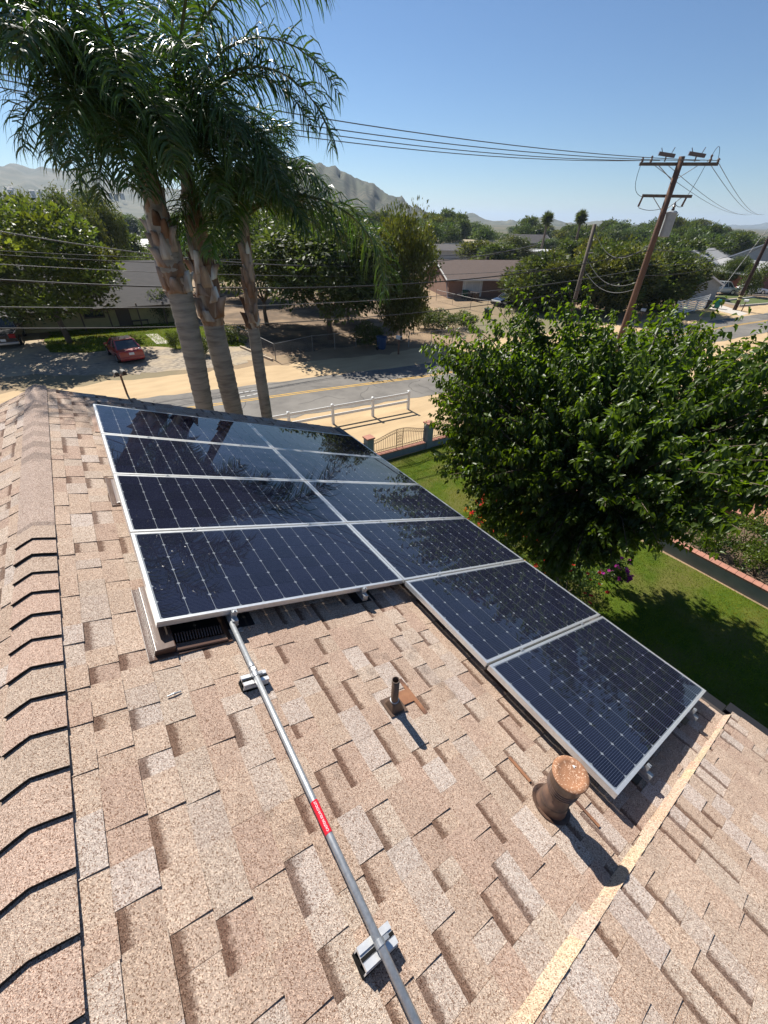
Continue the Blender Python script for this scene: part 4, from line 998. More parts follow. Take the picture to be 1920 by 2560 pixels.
KIND = {
 'spread': (crown_unit('crown', 1, 24000, 130, .030, 'full', GN + OL + LT, .57, .42, .52, clump=.17), trunk_unit('trunk', 1, .30, .022, lean=-.03)),
 'pepper': (crown_unit('crown', 2, 22000, 100, .038, 'round', OL + GN, .54, .46, .5, hang=.75, clump=.27), trunk_unit('trunk', 2, .30, .025)),
 'elm': (crown_unit('crown', 3, 26000, 130, .034, 'round', GN + DK, .56, .44, .52, hang=.35, clump=.25), trunk_unit('trunk', 3, .24, .024)),
 'poplar': (crown_unit('crown', 4, 22000, 130, .034, 'tall', OL, .57, .43, .5, clump=.32), trunk_unit('trunk', 4, .34, .02, M=mat('pale_bark', (.30, .27, .22), (.20, .18, .15), 6, rough=.9))),
 'juniper': (crown_unit('crown', 5, 26000, 170, .055, 'full', OL + GN, .44, .54, .52, clump=.2, asp=.3), trunk_unit('trunk', 5, .1, .03)),
 'round': (crown_unit('crown', 6, 28000, 150, .036, 'full', GN + OL, .47, .47, .52, clump=.24), trunk_unit('trunk', 6, .16, .025)),
 'far_round': (crown_unit('crown', 7, 4200, 55, .075, 'round', GN + DK, .49, .51, .52, clump=.30), trunk_unit('trunk', 7, .2, .03)),
 'far_tall': (crown_unit('crown', 8, 4200, 55, .065, 'tall', BL + DK, .52, .48, .5, clump=.30), trunk_unit('trunk', 8, .25, .03)),
 'far_olive': (crown_unit('crown', 9, 4200, 55, .075, 'round', OL, .49, .51, .52, clump=.28), trunk_unit('trunk', 9, .2, .03)),
 'far_grey': (crown_unit('crown', 10, 4200, 50, .075, 'tall', BL, .5, .5, .5, hang=.3, clump=.33), trunk_unit('trunk', 10, .25, .03)),
 'citrus': (crown_unit('crown', 12, 3000, 50, .06, 'full', GN, .5, .5, .5, clump=.28), trunk_unit('trunk', 12, .2, .03)),
}
def tree(kd, x, y, h, w_, label, group=None, rz__=None, name='broad_tree', cat='tree'):
    o = empty(name, (x, y, 0), rnd.uniform(0, 6.28) if rz__ is None else rz__, label, cat, group); o.scale = (w_, w_, h)
    c, t = KIND[kd]
    link(bpy.data.objects.new('crown', c), o); link(bpy.data.objects.new('trunk', t), o)
    return o
def tree_px(kd, px_, ytop, ybase_or_dist, wpx, label, group=None, dist=None, **k):
    """foot from the ground pixel or a distance, height from the top pixel, width from its breadth there"""
    if dist is None: b = G(px_, ybase_or_dist); d_ = math.hypot(b.x, b.y)
    else: d_ = dist; q = ray(px_, ytop); kk = d_ / math.hypot(q.x, q.y); b = Vector((q.x * kk, q.y * kk, 0))
    q = ray(px_, ytop); top = CAMH + q.z * d_ / math.hypot(q.x, q.y)
    dep = proj((b.x, b.y, top * .6))[2]
    return tree(kd, b.x, b.y, max(top, 1.5), wpx / FPX * dep, label, group, **k)
# across the road
tree('spread', -1.2, 45.2, 10.0, 12.0, 'broad feathery jacaranda on the lawn, shading the gravel drive', rz__=1.0)
PB = 'weeping pepper trees behind the yellow house'
for px_, yt, d_, wp in ((40, 470, 72, 150), (140, 462, 70, 150), (215, 458, 76, 120)): tree_px('pepper', px_, yt, 0, wp, 'tall weeping pepper tree in the dense row behind the yellow house', PB, dist=d_)
tree('elm', 18.6, 35.5, 9.6, 12.5, 'wide dark elm inside the chain-link corner by the road', rz__=.4)
tree_px('elm', 668, 520, 812, 260, 'dark elm standing deep behind the chain-link fence')
tree_px('elm', 600, 575, 0, 170, 'dark elm filling the gap behind the slim palm trunk', dist=64)
tree_px('elm', 745, 570, 0, 180, 'dark elm in the shaded orchard behind the roadside elm', dist=58)
tree_px('elm', 500, 600, 0, 130, 'green tree behind the end of the yellow house', dist=72)
tree_px('elm', 870, 610, 800, 170, 'low dense dark tree behind the roadside elm')
tree('poplar', 24.0, 31.8, 9.6, 5.6, 'tall olive tree with pale trunk beside the road mailbox', rz__=2.0)
tree_px('juniper', 1345, 622, 772, 205, 'huge rounded juniper bush beside the brown house', name='juniper_bush', cat='bush')
tree('round', 55, 30.5, 8.3, 10.5, 'big round yellow-green tree behind the tall utility pole')
tree('round', 64, 29.5, 7.6, 10.5, 'big dark round tree beside the white slatted fence')
tree_px('far_olive', 1480, 640, 790, 110, 'yellowish bushy tree between juniper and round trees')
for i, (px_, yt, yb, wp, lab) in enumerate(((1062, 765, 822, 66, 'citrus bush on bare earth next to the pale trunk'), (1105, 770, 828, 80, 'broad citrus bush in the dry yard before the bins'), (1160, 775, 822, 70, 'small citrus bush next to the green waste cart'), (500, 838, 888, 60, 'clipped bush at the lawn end behind the middle palm'), (590, 812, 852, 70, 'loose bush at the chain-link fence by the lawn'), (920, 800, 868, 80, 'dark bush by the fence gate next to the blue bin'), (440, 850, 872, 36, 'small green bush beside the garden path'), (1770, 655, 720, 60, 'leafy green tree in front of the pale grey house'), (1150, 660, 705, 70, 'light green tree behind the brown house'))):
    tree_px('citrus', px_, yt, yb, wp, lab, name='garden_bush', cat='bush')
tree_px('citrus', 405, 715, 806, 60, 'purple-leaved plum by the porch of the yellow house', name='plum_tree')
# belts of trees out to the hills
SKY = [(-200, 500), (0, 500), (240, 520), (330, 540), (420, 520), (560, 520), (700, 520), (960, 530), (1020, 548), (1060, 530), (1110, 516), (1150, 520), (1180, 546), (1260, 572), (1310, 548), (1350, 550), (1400, 572), (1450, 560), (1530, 552), (1580, 566), (1640, 548), (1700, 540), (1770, 548), (1850, 566), (1920, 582), (2100, 590)]
def skyy(x):
    for (a, b), (c, d) in zip(SKY, SKY[1:]):
        if a <= x <= c: return b + (d - b) * (x - a) / (c - a)
    return 560
BELT = [(420, 4, 34, 1.0), (260, 0, 46, 1.0), (190, 14, 50, 1.0), (140, 34, 58, .95), (105, 62, 76, .9)]
LB = {'far_round': 'dense green round tree in the far belt below the hills', 'far_tall': 'tall blue-green eucalyptus in the far belt below the hills', 'far_olive': 'olive-brown tree in the far belt below the hills', 'far_grey': 'grey-green drooping tree in the far belt below the hills'}
for d_, dy, st, _ in BELT:
    px_ = -120.0
    while px_ < 2080:
        kd = rnd.choice(['far_round', 'far_tall', 'far_olive', 'far_grey', 'far_round', 'far_tall'])
        yt = skyy(px_) + dy + rnd.uniform(-6, 22); dd = d_ * rnd.uniform(.88, 1.12)
        clear = (1090 < px_ < 1400 and d_ == 140) or (250 < px_ < 325 and d_ < 200) or (1740 < px_ and d_ <= 140) or (1080 < px_ < 1380 and d_ == 105) or (px_ < 230 and d_ < 200) or (1440 < px_ and d_ == 105)
        if not clear: tree_px(kd, px_, yt, 0, st * rnd.uniform(.9, 1.6) * (.62 if 'tall' in kd else 1), LB[kd], 'far belt: ' + kd[4:] + ' trees', dist=dd)
        px_ += st * rnd.uniform(.55, .95)
MB2 = [(310, 585, 100, 90, 'far_round'), (345, 620, 84, 90, 'citrus'), (450, 560, 95, 120, 'elm'), (560, 545, 92, 130, 'elm'), (760, 520, 88, 150, 'elm'), (880, 545, 75, 120, 'elm'), (1195, 600, 120, 100, 'far_olive'), (1245, 610, 112, 110, 'far_round'), (1285, 585, 118, 110, 'pepper'), (1210, 565, 170, 60, 'far_grey'), (1430, 600, 105, 90, 'far_round'), (1500, 590, 100, 100, 'far_olive'), (1660, 590, 100, 110, 'far_tall'), (1730, 600, 112, 100, 'far_round'), (1800, 590, 130, 110, 'far_tall'), (1860, 640, 104, 70, 'elm'), (1905, 650, 96, 60, 'citrus'), (1130, 560, 165, 70, 'far_tall')]
MBL = ['round tree beside the dirt lane', 'yellow-green tree at the end of the dirt lane', 'dark tree behind the two thick palms', 'dark tree behind the slim palm', 'broad elm behind the sweeping frond', 'dark elm behind the roadside elms', 'olive tree above the flat white carport', 'bushy tree at the carport roof end', 'weeping tree by the dark gabled house', 'grey tree behind the paddock', 'tree behind the juniper bush', 'olive tree behind the thin pole', 'tall tree behind the big pole', 'green tree behind the round trees', 'tall tree behind the pale grey house', 'reddish-tipped tree between the two pale houses', 'leafy tree in front of the blue-grey house', 'eucalyptus clump top behind the carport']
for (px_, yt, d_, wp, kd), lb_ in zip(MB2, MBL): tree_px(kd, px_, yt, 0, wp, lb_, dist=d_)
# fan palms on the skyline
def fan_palm(px_, yt, d_, label, h0=None):
    q = ray(px_, yt); k = d_ / math.hypot(q.x, q.y); x, y = q.x * k, q.y * k; top = CAMH + q.z * k
    o = empty('fan_palm', (x, y, 0), 0, label, 'palm tree', 'fan palms on the skyline'); mb = MB(); mb.tube([(0, 0, 0), (.2, 0, top * .6), (0, 0, top - 1.6)], [.4, .3, .28], 8); mb.build('trunk', M_BARK, o)
    r = np.random.RandomState(int(px_)); n = 420; D = unit(r.normal(0, 1, (n, 3))); D[:, 2] = D[:, 2] * .9 + .1; P = np.tile([[0, 0, top - 1.7]], (n, 1)) + D * .3; P[:, 2] -= (r.rand(n) < .35) * .8
    Vv, F, C = rhomb_arrays(P, D, r.normal(0, 1, (n, 3)), r.uniform(1.1, 1.9, n), np.full(n, .28), np.full((n, 3), .85) * r.uniform(.6, 1.2, (n, 1)))
    link(bpy.data.objects.new('crown', fast_mesh('crown', Vv, F, C, M_LF)), o)
fan_palm(1373, 527, 150, 'leaning slender fan palm above the houses'); fan_palm(1459, 522, 150, 'fan palm with compact head beside the leaning one'); fan_palm(1351, 558, 210, 'small distant fan palm beside the taller one')
# ------------------------------------------------------------------ hills
M_HILL = mat('scrub_hill', (.085, .08, .056), (.022, .032, .018), .11, rough=.95, lo=.42, hi=.56, detail=6, c3=(.05, .058, .035), ns3=.012)
M_HILL2 = mat('dry_hill', (.13, .12, .08), (.08, .085, .055), .02, rough=.95, c3=(.05, .06, .038), ns3=.008, detail=8)
def hill(name, prof, d0, d1, dpk, M, seed, amp):
    az = []; from_ = prof[0][0]; to_ = prof[-1][0]; nx, ny = 150, 44; mb = MB(); r = np.random.RandomState(seed); g = r.normal(0, 1, (ny + 1, nx + 1))
    for _ in range(3): g = (g + np.roll(g, 1, 0) + np.roll(g, -1, 0) + np.roll(g, 1, 1) + np.roll(g, -1, 1)) / 5
    for j in range(ny + 1):
        dd = d0 + (d1 - d0) * j / ny
        for i in range(nx + 1):
            px_ = from_ + (to_ - from_) * i / nx
            for (a, b), (c, d) in zip(prof, prof[1:]):
                if a <= px_ <= c: yt = b + (d - b) * (.5 - .5 * math.cos(math.pi * (px_ - a) / (c - a))); break
            q = ray(px_, yt); k = dpk / math.hypot(q.x, q.y); top = CAMH + q.z * k
            t = (dd - d0) / (dpk - d0) if dd < dpk else (d1 - dd) / (d1 - dpk); t = max(0, min(1, t)); sh = t * t * (3 - 2 * t)
            q2 = ray(px_, 560); k2 = dd / math.hypot(q2.x, q2.y)
            mb.v.append((q2.x * k2, q2.y * k2, max(-4, (top + 3) * sh - 3 + g[j, i] * amp * sh * (1 - .9 * t ** 6))))
    for j in range(ny):
        for i in range(nx): a = j * (nx + 1) + i; mb.face([a, a + 1, a + nx + 2, a + nx + 1])
    return kind(mb.build(name, M, smooth=True), 'structure')
hill('hill', [(-700, 470), (-300, 430), (-60, 426), (70, 420), (150, 434), (230, 430), (300, 450), (420, 470), (560, 500), (700, 530)], 900, 3600, 2400, M_HILL2, 1, 30)
hill('hill', [(480, 520), (560, 470), (640, 420), (710, 404), (770, 405), (830, 420), (900, 450), (980, 490), (1045, 520), (1100, 548)], 420, 1500, 900, M_HILL, 2, 16)
hill('hill', [(1020, 560), (1120, 548), (1170, 534), (1230, 552), (1300, 553), (1340, 544), (1370, 545), (1420, 558), (1470, 556), (1510, 551), (1560, 562), (1700, 570)], 1100, 3200, 2200, M_HILL2, 3, 14)
hill('hill', [(1500, 575), (1700, 572), (1880, 563), (1960, 556), (2150, 548), (2500, 540)], 5000, 9500, 7500, M_HILL2, 4, 40)
# ------------------------------------------------------------------ houses
M_GLZ = mat('window_glass', (.02, .025, .03), rough=.06, spec=.6)
M_TRIM = mat('white_trim', (.70, .70, .68), rough=.6)
def gable(label, cx, cy, hd, ln, wd, hw, rise, wall, roofc, name='house', over=.45, windows=(), doors=(), trim=None, group=None):
    """ridge along local x; windows: (face, along, z, w, h); faces F/B = -y/+y sides, L/R = -x/+x gables"""
    o = empty(name, (cx, cy, 0), R(hd), label, 'house', group); a, b = ln / 2, wd / 2
    mb = MB(); n = mb.vs([(-a, -b, 0), (a, -b, 0), (a, b, 0), (-a, b, 0), (-a, -b, hw), (a, -b, hw), (a, b, hw), (-a, b, hw), (-a, 0, hw + rise), (a, 0, hw + rise)])
    for q in ((0, 1, 5, 4), (2, 3, 7, 6), (1, 2, 6, 9, 5), (3, 0, 4, 8, 7)): mb.face([n + i for i in q])
    mb.build('wall', wall, o)
    mb = MB(); sl = rise / b
    for sg in (-1, 1):
        p = [(-a - over, sg * (b + over), hw - over * sl), (a + over, sg * (b + over), hw - over * sl), (a + over, 0, hw + rise), (-a - over, 0, hw + rise)]
        if sg > 0: p = p[::-1]
        mb.hexa([Vector(q) + Vector((0, 0, .01)) for q in p] + [Vector(q) + Vector((0, 0, .17)) for q in p])
    mb.build('roof', roofc, o)
    mb = MB(); T = trim or M_TRIM
    for sg in (-1, 1):
        mb.bar((-a - over, sg * (b + over + .02), hw - over * sl + .06), (a + over, sg * (b + over + .02), hw - over * sl + .06), .05, .2)
        for e in (-1, 1): mb.bar((e * (a + over + .03), sg * (b + over), hw - over * sl + .06), (e * (a + over + .03), 0, hw + rise + .06), .05, .2)
    mb.build('fascia', T, o)
    for kd, lst in (('window', windows), ('door', doors)):
        for (fc_, al, z, w_, h_) in lst:
            if fc_ in 'FB': s_ = -1 if fc_ == 'F' else 1; c = Vector((al, s_ * b, z)); X_, N_ = Vector((1, 0, 0)), Vector((0, s_, 0))
            else: s_ = -1 if fc_ == 'L' else 1; c = Vector((s_ * a, al, z)); X_, N_ = Vector((0, 1, 0)), Vector((s_, 0, 0))
            Z_ = Vector((0, 0, 1)); q = MB(); ax_ = (X_, N_, Z_)
            for sx_ in (-1, 1): q.box(c + X_ * sx_ * (w_ / 2 + .05) + N_ * .04, (.12, .1, h_ + .24), ax=ax_)
            for sz_ in (-1, 1): q.box(c + Z_ * sz_ * (h_ / 2 + .06) + N_ * .038, (w_, .09, .12), ax=ax_)
            if kd == 'window': q.box(c + N_ * .03, (.05, .05, h_), ax=ax_)
            f = q.build(kd, T, o); q = MB(); q.box(c + N_ * .012, (w_, .02, h_), ax=ax_); q.build('pane' if kd == 'window' else 'leaf', M_GLZ if kd == 'window' else mat('door_paint', (.10, .07, .05), rough=.5), f)
    return o
M_YW = mat('yellow_stucco', (.42, .36, .18), (.37, .31, .155), 3, rough=.9); M_GR = mat('grey_shingle_roof', (.115, .105, .10), (.085, .08, .078), 5, rough=.9, stretch=(.4, 3, 3))
M_BRS = mat('brown_stucco', (.24, .15, .115), (.21, .13, .10), 3, rough=.9); M_BRR = mat('brown_shingle_roof', (.14, .10, .082), (.105, .078, .066), 5, rough=.9, stretch=(.4, 3, 3))
M_GW = mat('pale_grey_wall', (.36, .38, .38), (.31, .33, .33), 3); M_BW = mat('brick_red_wall', (.24, .10, .07), (.19, .08, .06), 6); M_WW = mat('white_wall', (.62, .62, .60), (.54, .54, .52), 2); M_TR = mat('pale_metal_roof', (.60, .60, .58), (.50, .50, .48), 2, rough=.5)
h1 = gable('yellow house with dark grey shingle roof and shaded porch', -6.5, 55.5, -4, 32, 9.5, 2.35, 2.6, M_YW, M_GR, over=1.2, windows=[('F', 2.0, 1.5, 1.6, 1.0), ('F', 8.2, 1.5, 1.5, 1.0)], doors=[('F', 10.6, 1.02, .95, 2.0)], trim=mat('brown_fascia', (.10, .065, .045), rough=.7))
for x_ in (7.2, 9.4, 11.9, 14.2):
    q = MB(); q.box((x_, -5.85, 1.05), (.12, .12, 2.1)); q.build('porch_post', mat('brown_fascia', (.1, .065, .045)), h1)
q = MB(); q.box((-3.2, -6.2, 1.0), (.35, 2.6, 2.0)); q.build('side_wall', M_YW, h1)
o = empty('porch_bench', label='dark slatted bench on the porch of the yellow house', cat='bench'); bp = G(352, 812); q = MB(); q.box((bp.x, bp.y, .42), (1.5, .5, .07)); q.build('seat', M_IRON, o); q = MB()
for k in range(7): q.box((bp.x - .66 + k * .22, bp.y + .26, .70), (.06, .05, .5))
q.box((bp.x, bp.y + .26, .97), (1.5, .06, .06)); q.build('backrest', M_IRON, o)
for e in (-1, 1):
    for f_ in (-1, 1): q = MB(); q.box((bp.x + e * .68, bp.y + f_ * .2, .2), (.06, .06, .4)); q.build('leg', M_IRON, o)
h3 = gable('brown stucco house with gable end, brown shingle roof and white window', 54.5, 50.2, -22, 17, 10.5, 2.45, 1.75, M_BRS, M_BRR, windows=[('F', -4.9, 1.35, 2.2, 1.5)], over=.5)
q = MB(); q.box((-.5, .6, 4.3), (.5, .4, .9)); q.build('chimney', mat('dark_vent', (.05, .04, .035)), h3)
q = MB(); q.box((-4.9, -5.27, 1.3), (3.0, .05, 2.2)); q.build('white_surround', M_WW, h3)
FH = 'distant low houses beyond the brown house'
gable('flat-roofed white outbuilding with fence beyond the brown house', 92, 96, -35, 16, 7, 2.6, 1.0, M_WW, M_GR, group=FH)
gable('long pale carport roof beyond the juniper bush', 112, 93, -38, 26, 6, 2.3, .35, M_GR, M_TR)
gable('tan roofed long building in front of the vineyard rows', 118, 118, -35, 26, 9, 2.8, .9, M_WW, mat('tan_roof', (.40, .33, .22), (.34, .28, .19), 2))
gable('dark grey gabled house among weeping trees', 150, 122, -20, 15, 9, 2.9, 2.2, M_GR, M_GR, windows=[('F', -4, 1.5, 1.6, 1.2)])
gable('small white barn with ribbed metal roof behind the thickest palm', 17.5, 112, 10, 12, 9, 2.8, 1.6, M_WW, M_TR)
gable('low house with brown roof seen past the fan palms', 175, 118, -30, 18, 9, 2.8, 1.6, M_WW, M_BRR)
gable('pale grey-green house with light roof beside the big dark round tree', 110, 44, 12, 22, 12, 3.0, 2.3, M_GW, mat('light_grey_roof', (.33, .33, .33), (.28, .28, .28), 3), windows=[('L', -2, 1.6, 1.4, 1.0)])
gable('brick-red house with low grey gable behind the parked pickup', 104, 33.5, 78, 10, 13, 2.7, 1.5, M_BW, mat('light_grey_roof', (.33, .33, .33)), windows=[('L', -3.4, 1.4, 1.6, 1.1)])
gable('blue-grey house gable behind a leafy garden tree', 124, 38, 10, 14, 9, 4.2, 2.2, M_GW, M_GR, windows=[('L', 0, 3.2, 1.1, 1.1), ('F', -3, 3.0, 1.2, 1.1)])
gable('small grey-roofed shed beside the big dark round tree', 82, 32, 30, 6, 5, 2.3, 1.4, M_GW, mat('light_grey_roof', (.33, .33, .33)))
# hillside houses on the slope to the left
for k in range(14):
    q = ray(rnd.uniform(-20, 330), 520); kk = rnd.uniform(1150, 1500) / math.hypot(q.x, q.y); zz = 30 + (kk * math.hypot(q.x, q.y) - 1150) * .045
    mb = MB(); mb.box((q.x * kk, q.y * kk, zz - 4), (rnd.uniform(6, 9), 6, 12)); n = mb.vs([(q.x * kk - 4.6, q.y * kk - 3.5, zz + 2.2), (q.x * kk + 4.6, q.y * kk - 3.5, zz + 2.2), (q.x * kk + 4.6, q.y * kk, zz + 4), (q.x * kk - 4.6, q.y * kk, zz + 4), (q.x * kk + 4.6, q.y * kk + 3.5, zz + 2.2), (q.x * kk - 4.6, q.y * kk + 3.5, zz + 2.2)]); mb.face([n, n + 1, n + 2, n + 3]); mb.face([n + 3, n + 2, n + 4, n + 5])
    tag(mb.build('hillside_house', mat('hill_house_tan', (.40, .37, .33))), 'tiny tan house scattered on the hazy hillside behind the pepper trees', 'house', 'houses on the hazy hillside')
# ------------------------------------------------------------------ vehicles
M_TYRE = mat('tyre_rubber', (.02, .02, .02), rough=.9); M_RIM = mat('wheel_rim', (.45, .45, .46), rough=.3, metal=.8); M_PLATE = mat('licence_plate', (.70, .70, .68), rough=.5); M_LAMP = mat('tail_lamp', (.30, .01, .012), rough=.15, spec=.6); M_HEAD = mat('head_lamp', (.6, .6, .62), rough=.1, spec=.6)
def vehicle(name, label, cat, x, y, hd, paint, ln=4.6, wd=1.8, ht=1.45, kind_='sedan', rack=False):
    """local +x is the front"""
    o = empty(name, (x, y, 0), R(hd), label, cat); L, W = ln / 2, wd / 2; sec = []
    belt = .95 if kind_ == 'sedan' else 1.12
    prof = [(-1, .36, .82), (-.97, .24, .93), (-.8, .20, belt + .02), (-.45, .2, belt + .03), (.1, .2, belt), (.42, .2, belt - .02), (.75, .2, belt - .10), (.95, .22, belt - .2), (1, .38, belt - .33)] if kind_ == 'sedan' else [(-1, .5, 1.02), (-.98, .38, 1.12), (-.6, .34, 1.13), (-.1, .34, 1.13), (.3, .34, 1.12), (.6, .34, 1.10), (.92, .36, 1.04), (1, .5, .9)]
    mb = MB(); ringn = 8
    for t, zb, zt in prof:
        k = 1 - .10 * abs(t) ** 5; w_ = W * k
        mb.vs([(t * L, -w_ * .9, zb), (t * L, -w_, zb + .18), (t * L, -w_, zt - .22), (t * L, -w_ * .90, zt), (t * L, w_ * .90, zt), (t * L, w_, zt - .22), (t * L, w_, zb + .18), (t * L, w_ * .9, zb)])
    for i in range(len(prof) - 1):
        for j in range(8): mb.face([i * 8 + j, (i + 1) * 8 + j, (i + 1) * 8 + (j + 1) % 8, i * 8 + (j + 1) % 8][::-1])
    mb.face([j for j in range(8)][::-1]); mb.face([(len(prof) - 1) * 8 + j for j in range(8)])
    body = soft(mb.build('body', paint, o, smooth=False), .03, 2)
    if kind_ == 'sedan': g0, g1, r0, r1 = (-.80, .42, -.38, .10)
    else: g0, g1, r0, r1 = (-.12, .58, -.04, .34)
    zt = ht - .04; zb = belt - .02; wb, wt = W * .89, W * .70
    gb = [(g0 * L, -wb, zb), (g1 * L, -wb, zb), (g1 * L, wb, zb), (g0 * L, wb, zb)]; gt = [(r0 * L, -wt, zt), (r1 * L, -wt, zt), (r1 * L, wt, zt), (r0 * L, wt, zt)]
    mb = MB(); mb.hexa(gb + gt); mb.build('windows', M_GLZ, o).name = 'glasshouse'
    mb = MB(); mb.box(((r0 + r1) / 2 * L, 0, zt + .02), ((r1 - r0) * L + .1, wt * 2 + .06, .06))
    for a, b in zip(gb, gt): mb.bar(a, b, .09, .09)
    for sg in (-1, 1): mb.bar(((g0 * .45 + g1 * .55) * L, sg * wb, zb), ((r0 * .45 + r1 * .55) * L, sg * wt, zt), .08, .06)
    soft(mb.build('cabin_roof', paint, o), .02)
    if kind_ == 'pickup':
        q = MB(); q.box((-.56 * L, 0, 1.135), (.78 * L, W * 1.55, .02)); q.build('cargo_bed', M_BLK, o)
    for tx in (-.60, .60):
        for sg in (-1, 1):
            rr = .33 if kind_ == 'sedan' else .40
            q = MB(); q.tube([(tx * L, sg * (W - .16), rr), (tx * L, sg * (W + .02), rr)], rr, 18); wh = q.build('wheel', M_TYRE, o); q = MB(); q.tube([(tx * L, sg * (W + .022), rr), (tx * L, sg * (W + .03), rr)], rr * .6, 14); q.build('rim', M_RIM, wh)
    for sg in (-1, 1):
        q = MB(); q.box((-L * .985, sg * W * .66, .82 if kind_ == 'sedan' else .95), (.1, W * .42, .15 if kind_ == 'sedan' else .3)); q.build('tail_light', M_LAMP, o)
        q = MB(); q.box((L * .955, sg * W * .66, .62 if kind_ == 'sedan' else .85), (.12, W * .4, .13)); q.build('headlight', M_HEAD, o)
        q = MB(); q.box((.30 * L, sg * (W + .10), belt + .06), (.10, .2, .13)); q.build('mirror', paint, o)
    q = MB(); q.box((-L - .012, 0, .72 if kind_ == 'sedan' else .68), (.02, .34, .17)); q.build('licence_plate', M_PLATE, o)
    q = MB(); q.box((-L * .99, 0, .42), (.12, W * 1.85, .18)); soft(q.build('bumper', paint if kind_ == 'sedan' else M_RIM, o), .03)
    if rack:
        for z_ in (0, .0): pass
    return o
CP = lambda n, c, **k: mat(n, c, rough=.25, spec=.5, coat=.8, **k)
vehicle('parked_sedan', 'red sedan parked on gravel with its tail to the road', 'car', 2.15, 38.2, 97, CP('red_car_paint', (.30, .018, .022)), 4.5, 1.8, 1.46)
vehicle('parked_pickup', 'dark brown pickup truck on the gravel drive beside the lawn', 'pickup truck', -5.35, 47.9, 88, CP('dark_brown_paint', (.035, .022, .018)), 5.7, 2.0, 1.88, 'pickup')
c3 = G(1283, 766); vehicle('parked_sedan', 'black sedan parked in front of the brown house', 'car', c3.x, c3.y + 1.2, -200 + 22, CP('black_car_paint', (.012, .012, .014)), 4.7, 1.82, 1.45)
cp = G(1818, 738); vehicle('parked_pickup', 'silver pickup truck parked before the brick-red house', 'pickup truck', cp.x, cp.y + 1.5, -35, CP('silver_paint', (.42, .44, .46)), 5.8, 2.0, 1.88, 'pickup')
cs = G(1892, 736); vehicle('parked_sedan', 'white sedan parked beside the silver pickup behind small lawns', 'car', cs.x, cs.y + 1.0, -40, CP('white_car_paint', (.72, .72, .72)), 4.6, 1.8, 1.45)
cv = G(296, 590); vehicle('parked_van', 'white pickup far down the dirt lane', 'pickup truck', cv.x, cv.y, 80, CP('white_car_paint', (.72, .72, .72)), 5.6, 2.1, 2.2, 'pickup')
# ------------------------------------------------------------------ mailboxes, bins, fences, odds and ends
M_GALV = mat('dull_galvanised', (.36, .35, .33), (.28, .27, .26), 8, rough=.6, metal=.4); M_WOOD = mat('brown_pole_wood', (.17, .095, .062), (.115, .066, .046), 4, rough=.9, stretch=(1, 1, .08), bump=(30, .4, .01)); M_GWOOD = mat('grey_pole_wood', (.14, .115, .095), (.10, .082, .07), 4, rough=.9, stretch=(1, 1, .08))
def mailbox(label, x, y, hd, n=1, body=None, h=1.15, group=None):
    o = empty('mailbox', (x, y, 0), R(hd), label, 'mailbox', group); q = MB(); q.box((0, 0, h / 2), (.1, .1, h)); q.build('post', M_WOOD, o)
    if n == 2: q = MB(); q.box((0, 0, h + .02), (.75, .12, .05)); q.build('crossbar', M_WOOD, o)
    for k in range(n):
        xo = (k - (n - 1) / 2) * .40; q = MB(); pr = [(-.12, 0), (.12, 0), (.12, .16), (.09, .24), (0, .28), (-.09, .24), (-.12, .16)]
        a = q.vs([(xo + p[0], -.26, h + .045 + p[1]) for p in pr]); b = q.vs([(xo + p[0], .26, h + .045 + p[1]) for p in pr])
        for i in range(7): q.face([a + i, a + (i + 1) % 7, b + (i + 1) % 7, b + i])
        q.face([a + i for i in range(7)][::-1]); q.face([b + i for i in range(7)]); bx_ = q.build('box', body or M_GALV, o)
        q = MB(); q.box((xo, -.272, h + .16), (.2, .02, .2)); q.build('door', M_IRON, bx_)
    return o
mb_ = G(318, 986); mailbox('pair of grey mailboxes on one wooden post at the sandy roadside', mb_.x, mb_.y, 8, 2, mat('grey_mailbox', (.20, .19, .17), rough=.6))
mb_ = G(996, 886); mailbox('white mailbox on a metal post by the pale-trunked tree', mb_.x, mb_.y, 5, 1, M_TRIM)
mb_ = G(1598, 806); mailbox('white mailbox at the road edge below the big pole', mb_.x, mb_.y, 5, 1, M_TRIM)
mb_ = G(1853, 779); mailbox('white mailbox leaning near the dark banded pole', mb_.x, mb_.y, 5, 1, M_TRIM)
def cart(label, x, y, hd, c, group='wheeled waste carts'):
    o = empty('waste_cart', (x, y, 0), R(hd), label, 'waste bin', group); M = mat('cart_' + str(c), c, rough=.5)
    q = MB(); q.hexa([(-.24, -.28, .06), (.24, -.28, .06), (.24, .28, .06), (-.24, .28, .06), (-.31, -.36, 1.0), (.31, -.36, 1.0), (.31, .36, 1.0), (-.31, .36, 1.0)]); soft(q.build('body', M, o), .03)
    q = MB(); q.hexa([(-.33, -.40, 1.0), (.33, -.40, 1.0), (.33, .40, 1.0), (-.33, .40, 1.0), (-.30, -.34, 1.08), (.30, -.34, 1.08), (.30, .40, 1.11), (-.30, .40, 1.11)]); soft(q.build('lid', M, o), .02)
    for e in (-1, 1): q = MB(); q.tube([(e * .26, .30, .13), (e * .33, .30, .13)], .13, 12); q.build('wheel', M_TYRE, o)
    q = MB(); q.tube([(-.22, .44, .95), (.22, .44, .95)], .02, 6); q.build('handle', M, o)
GRN = (.03, .10, .06); BRN = (.06, .045, .04); BLU = (.02, .05, .12); DGR = (.035, .06, .04); TEA = (.02, .16, .13)
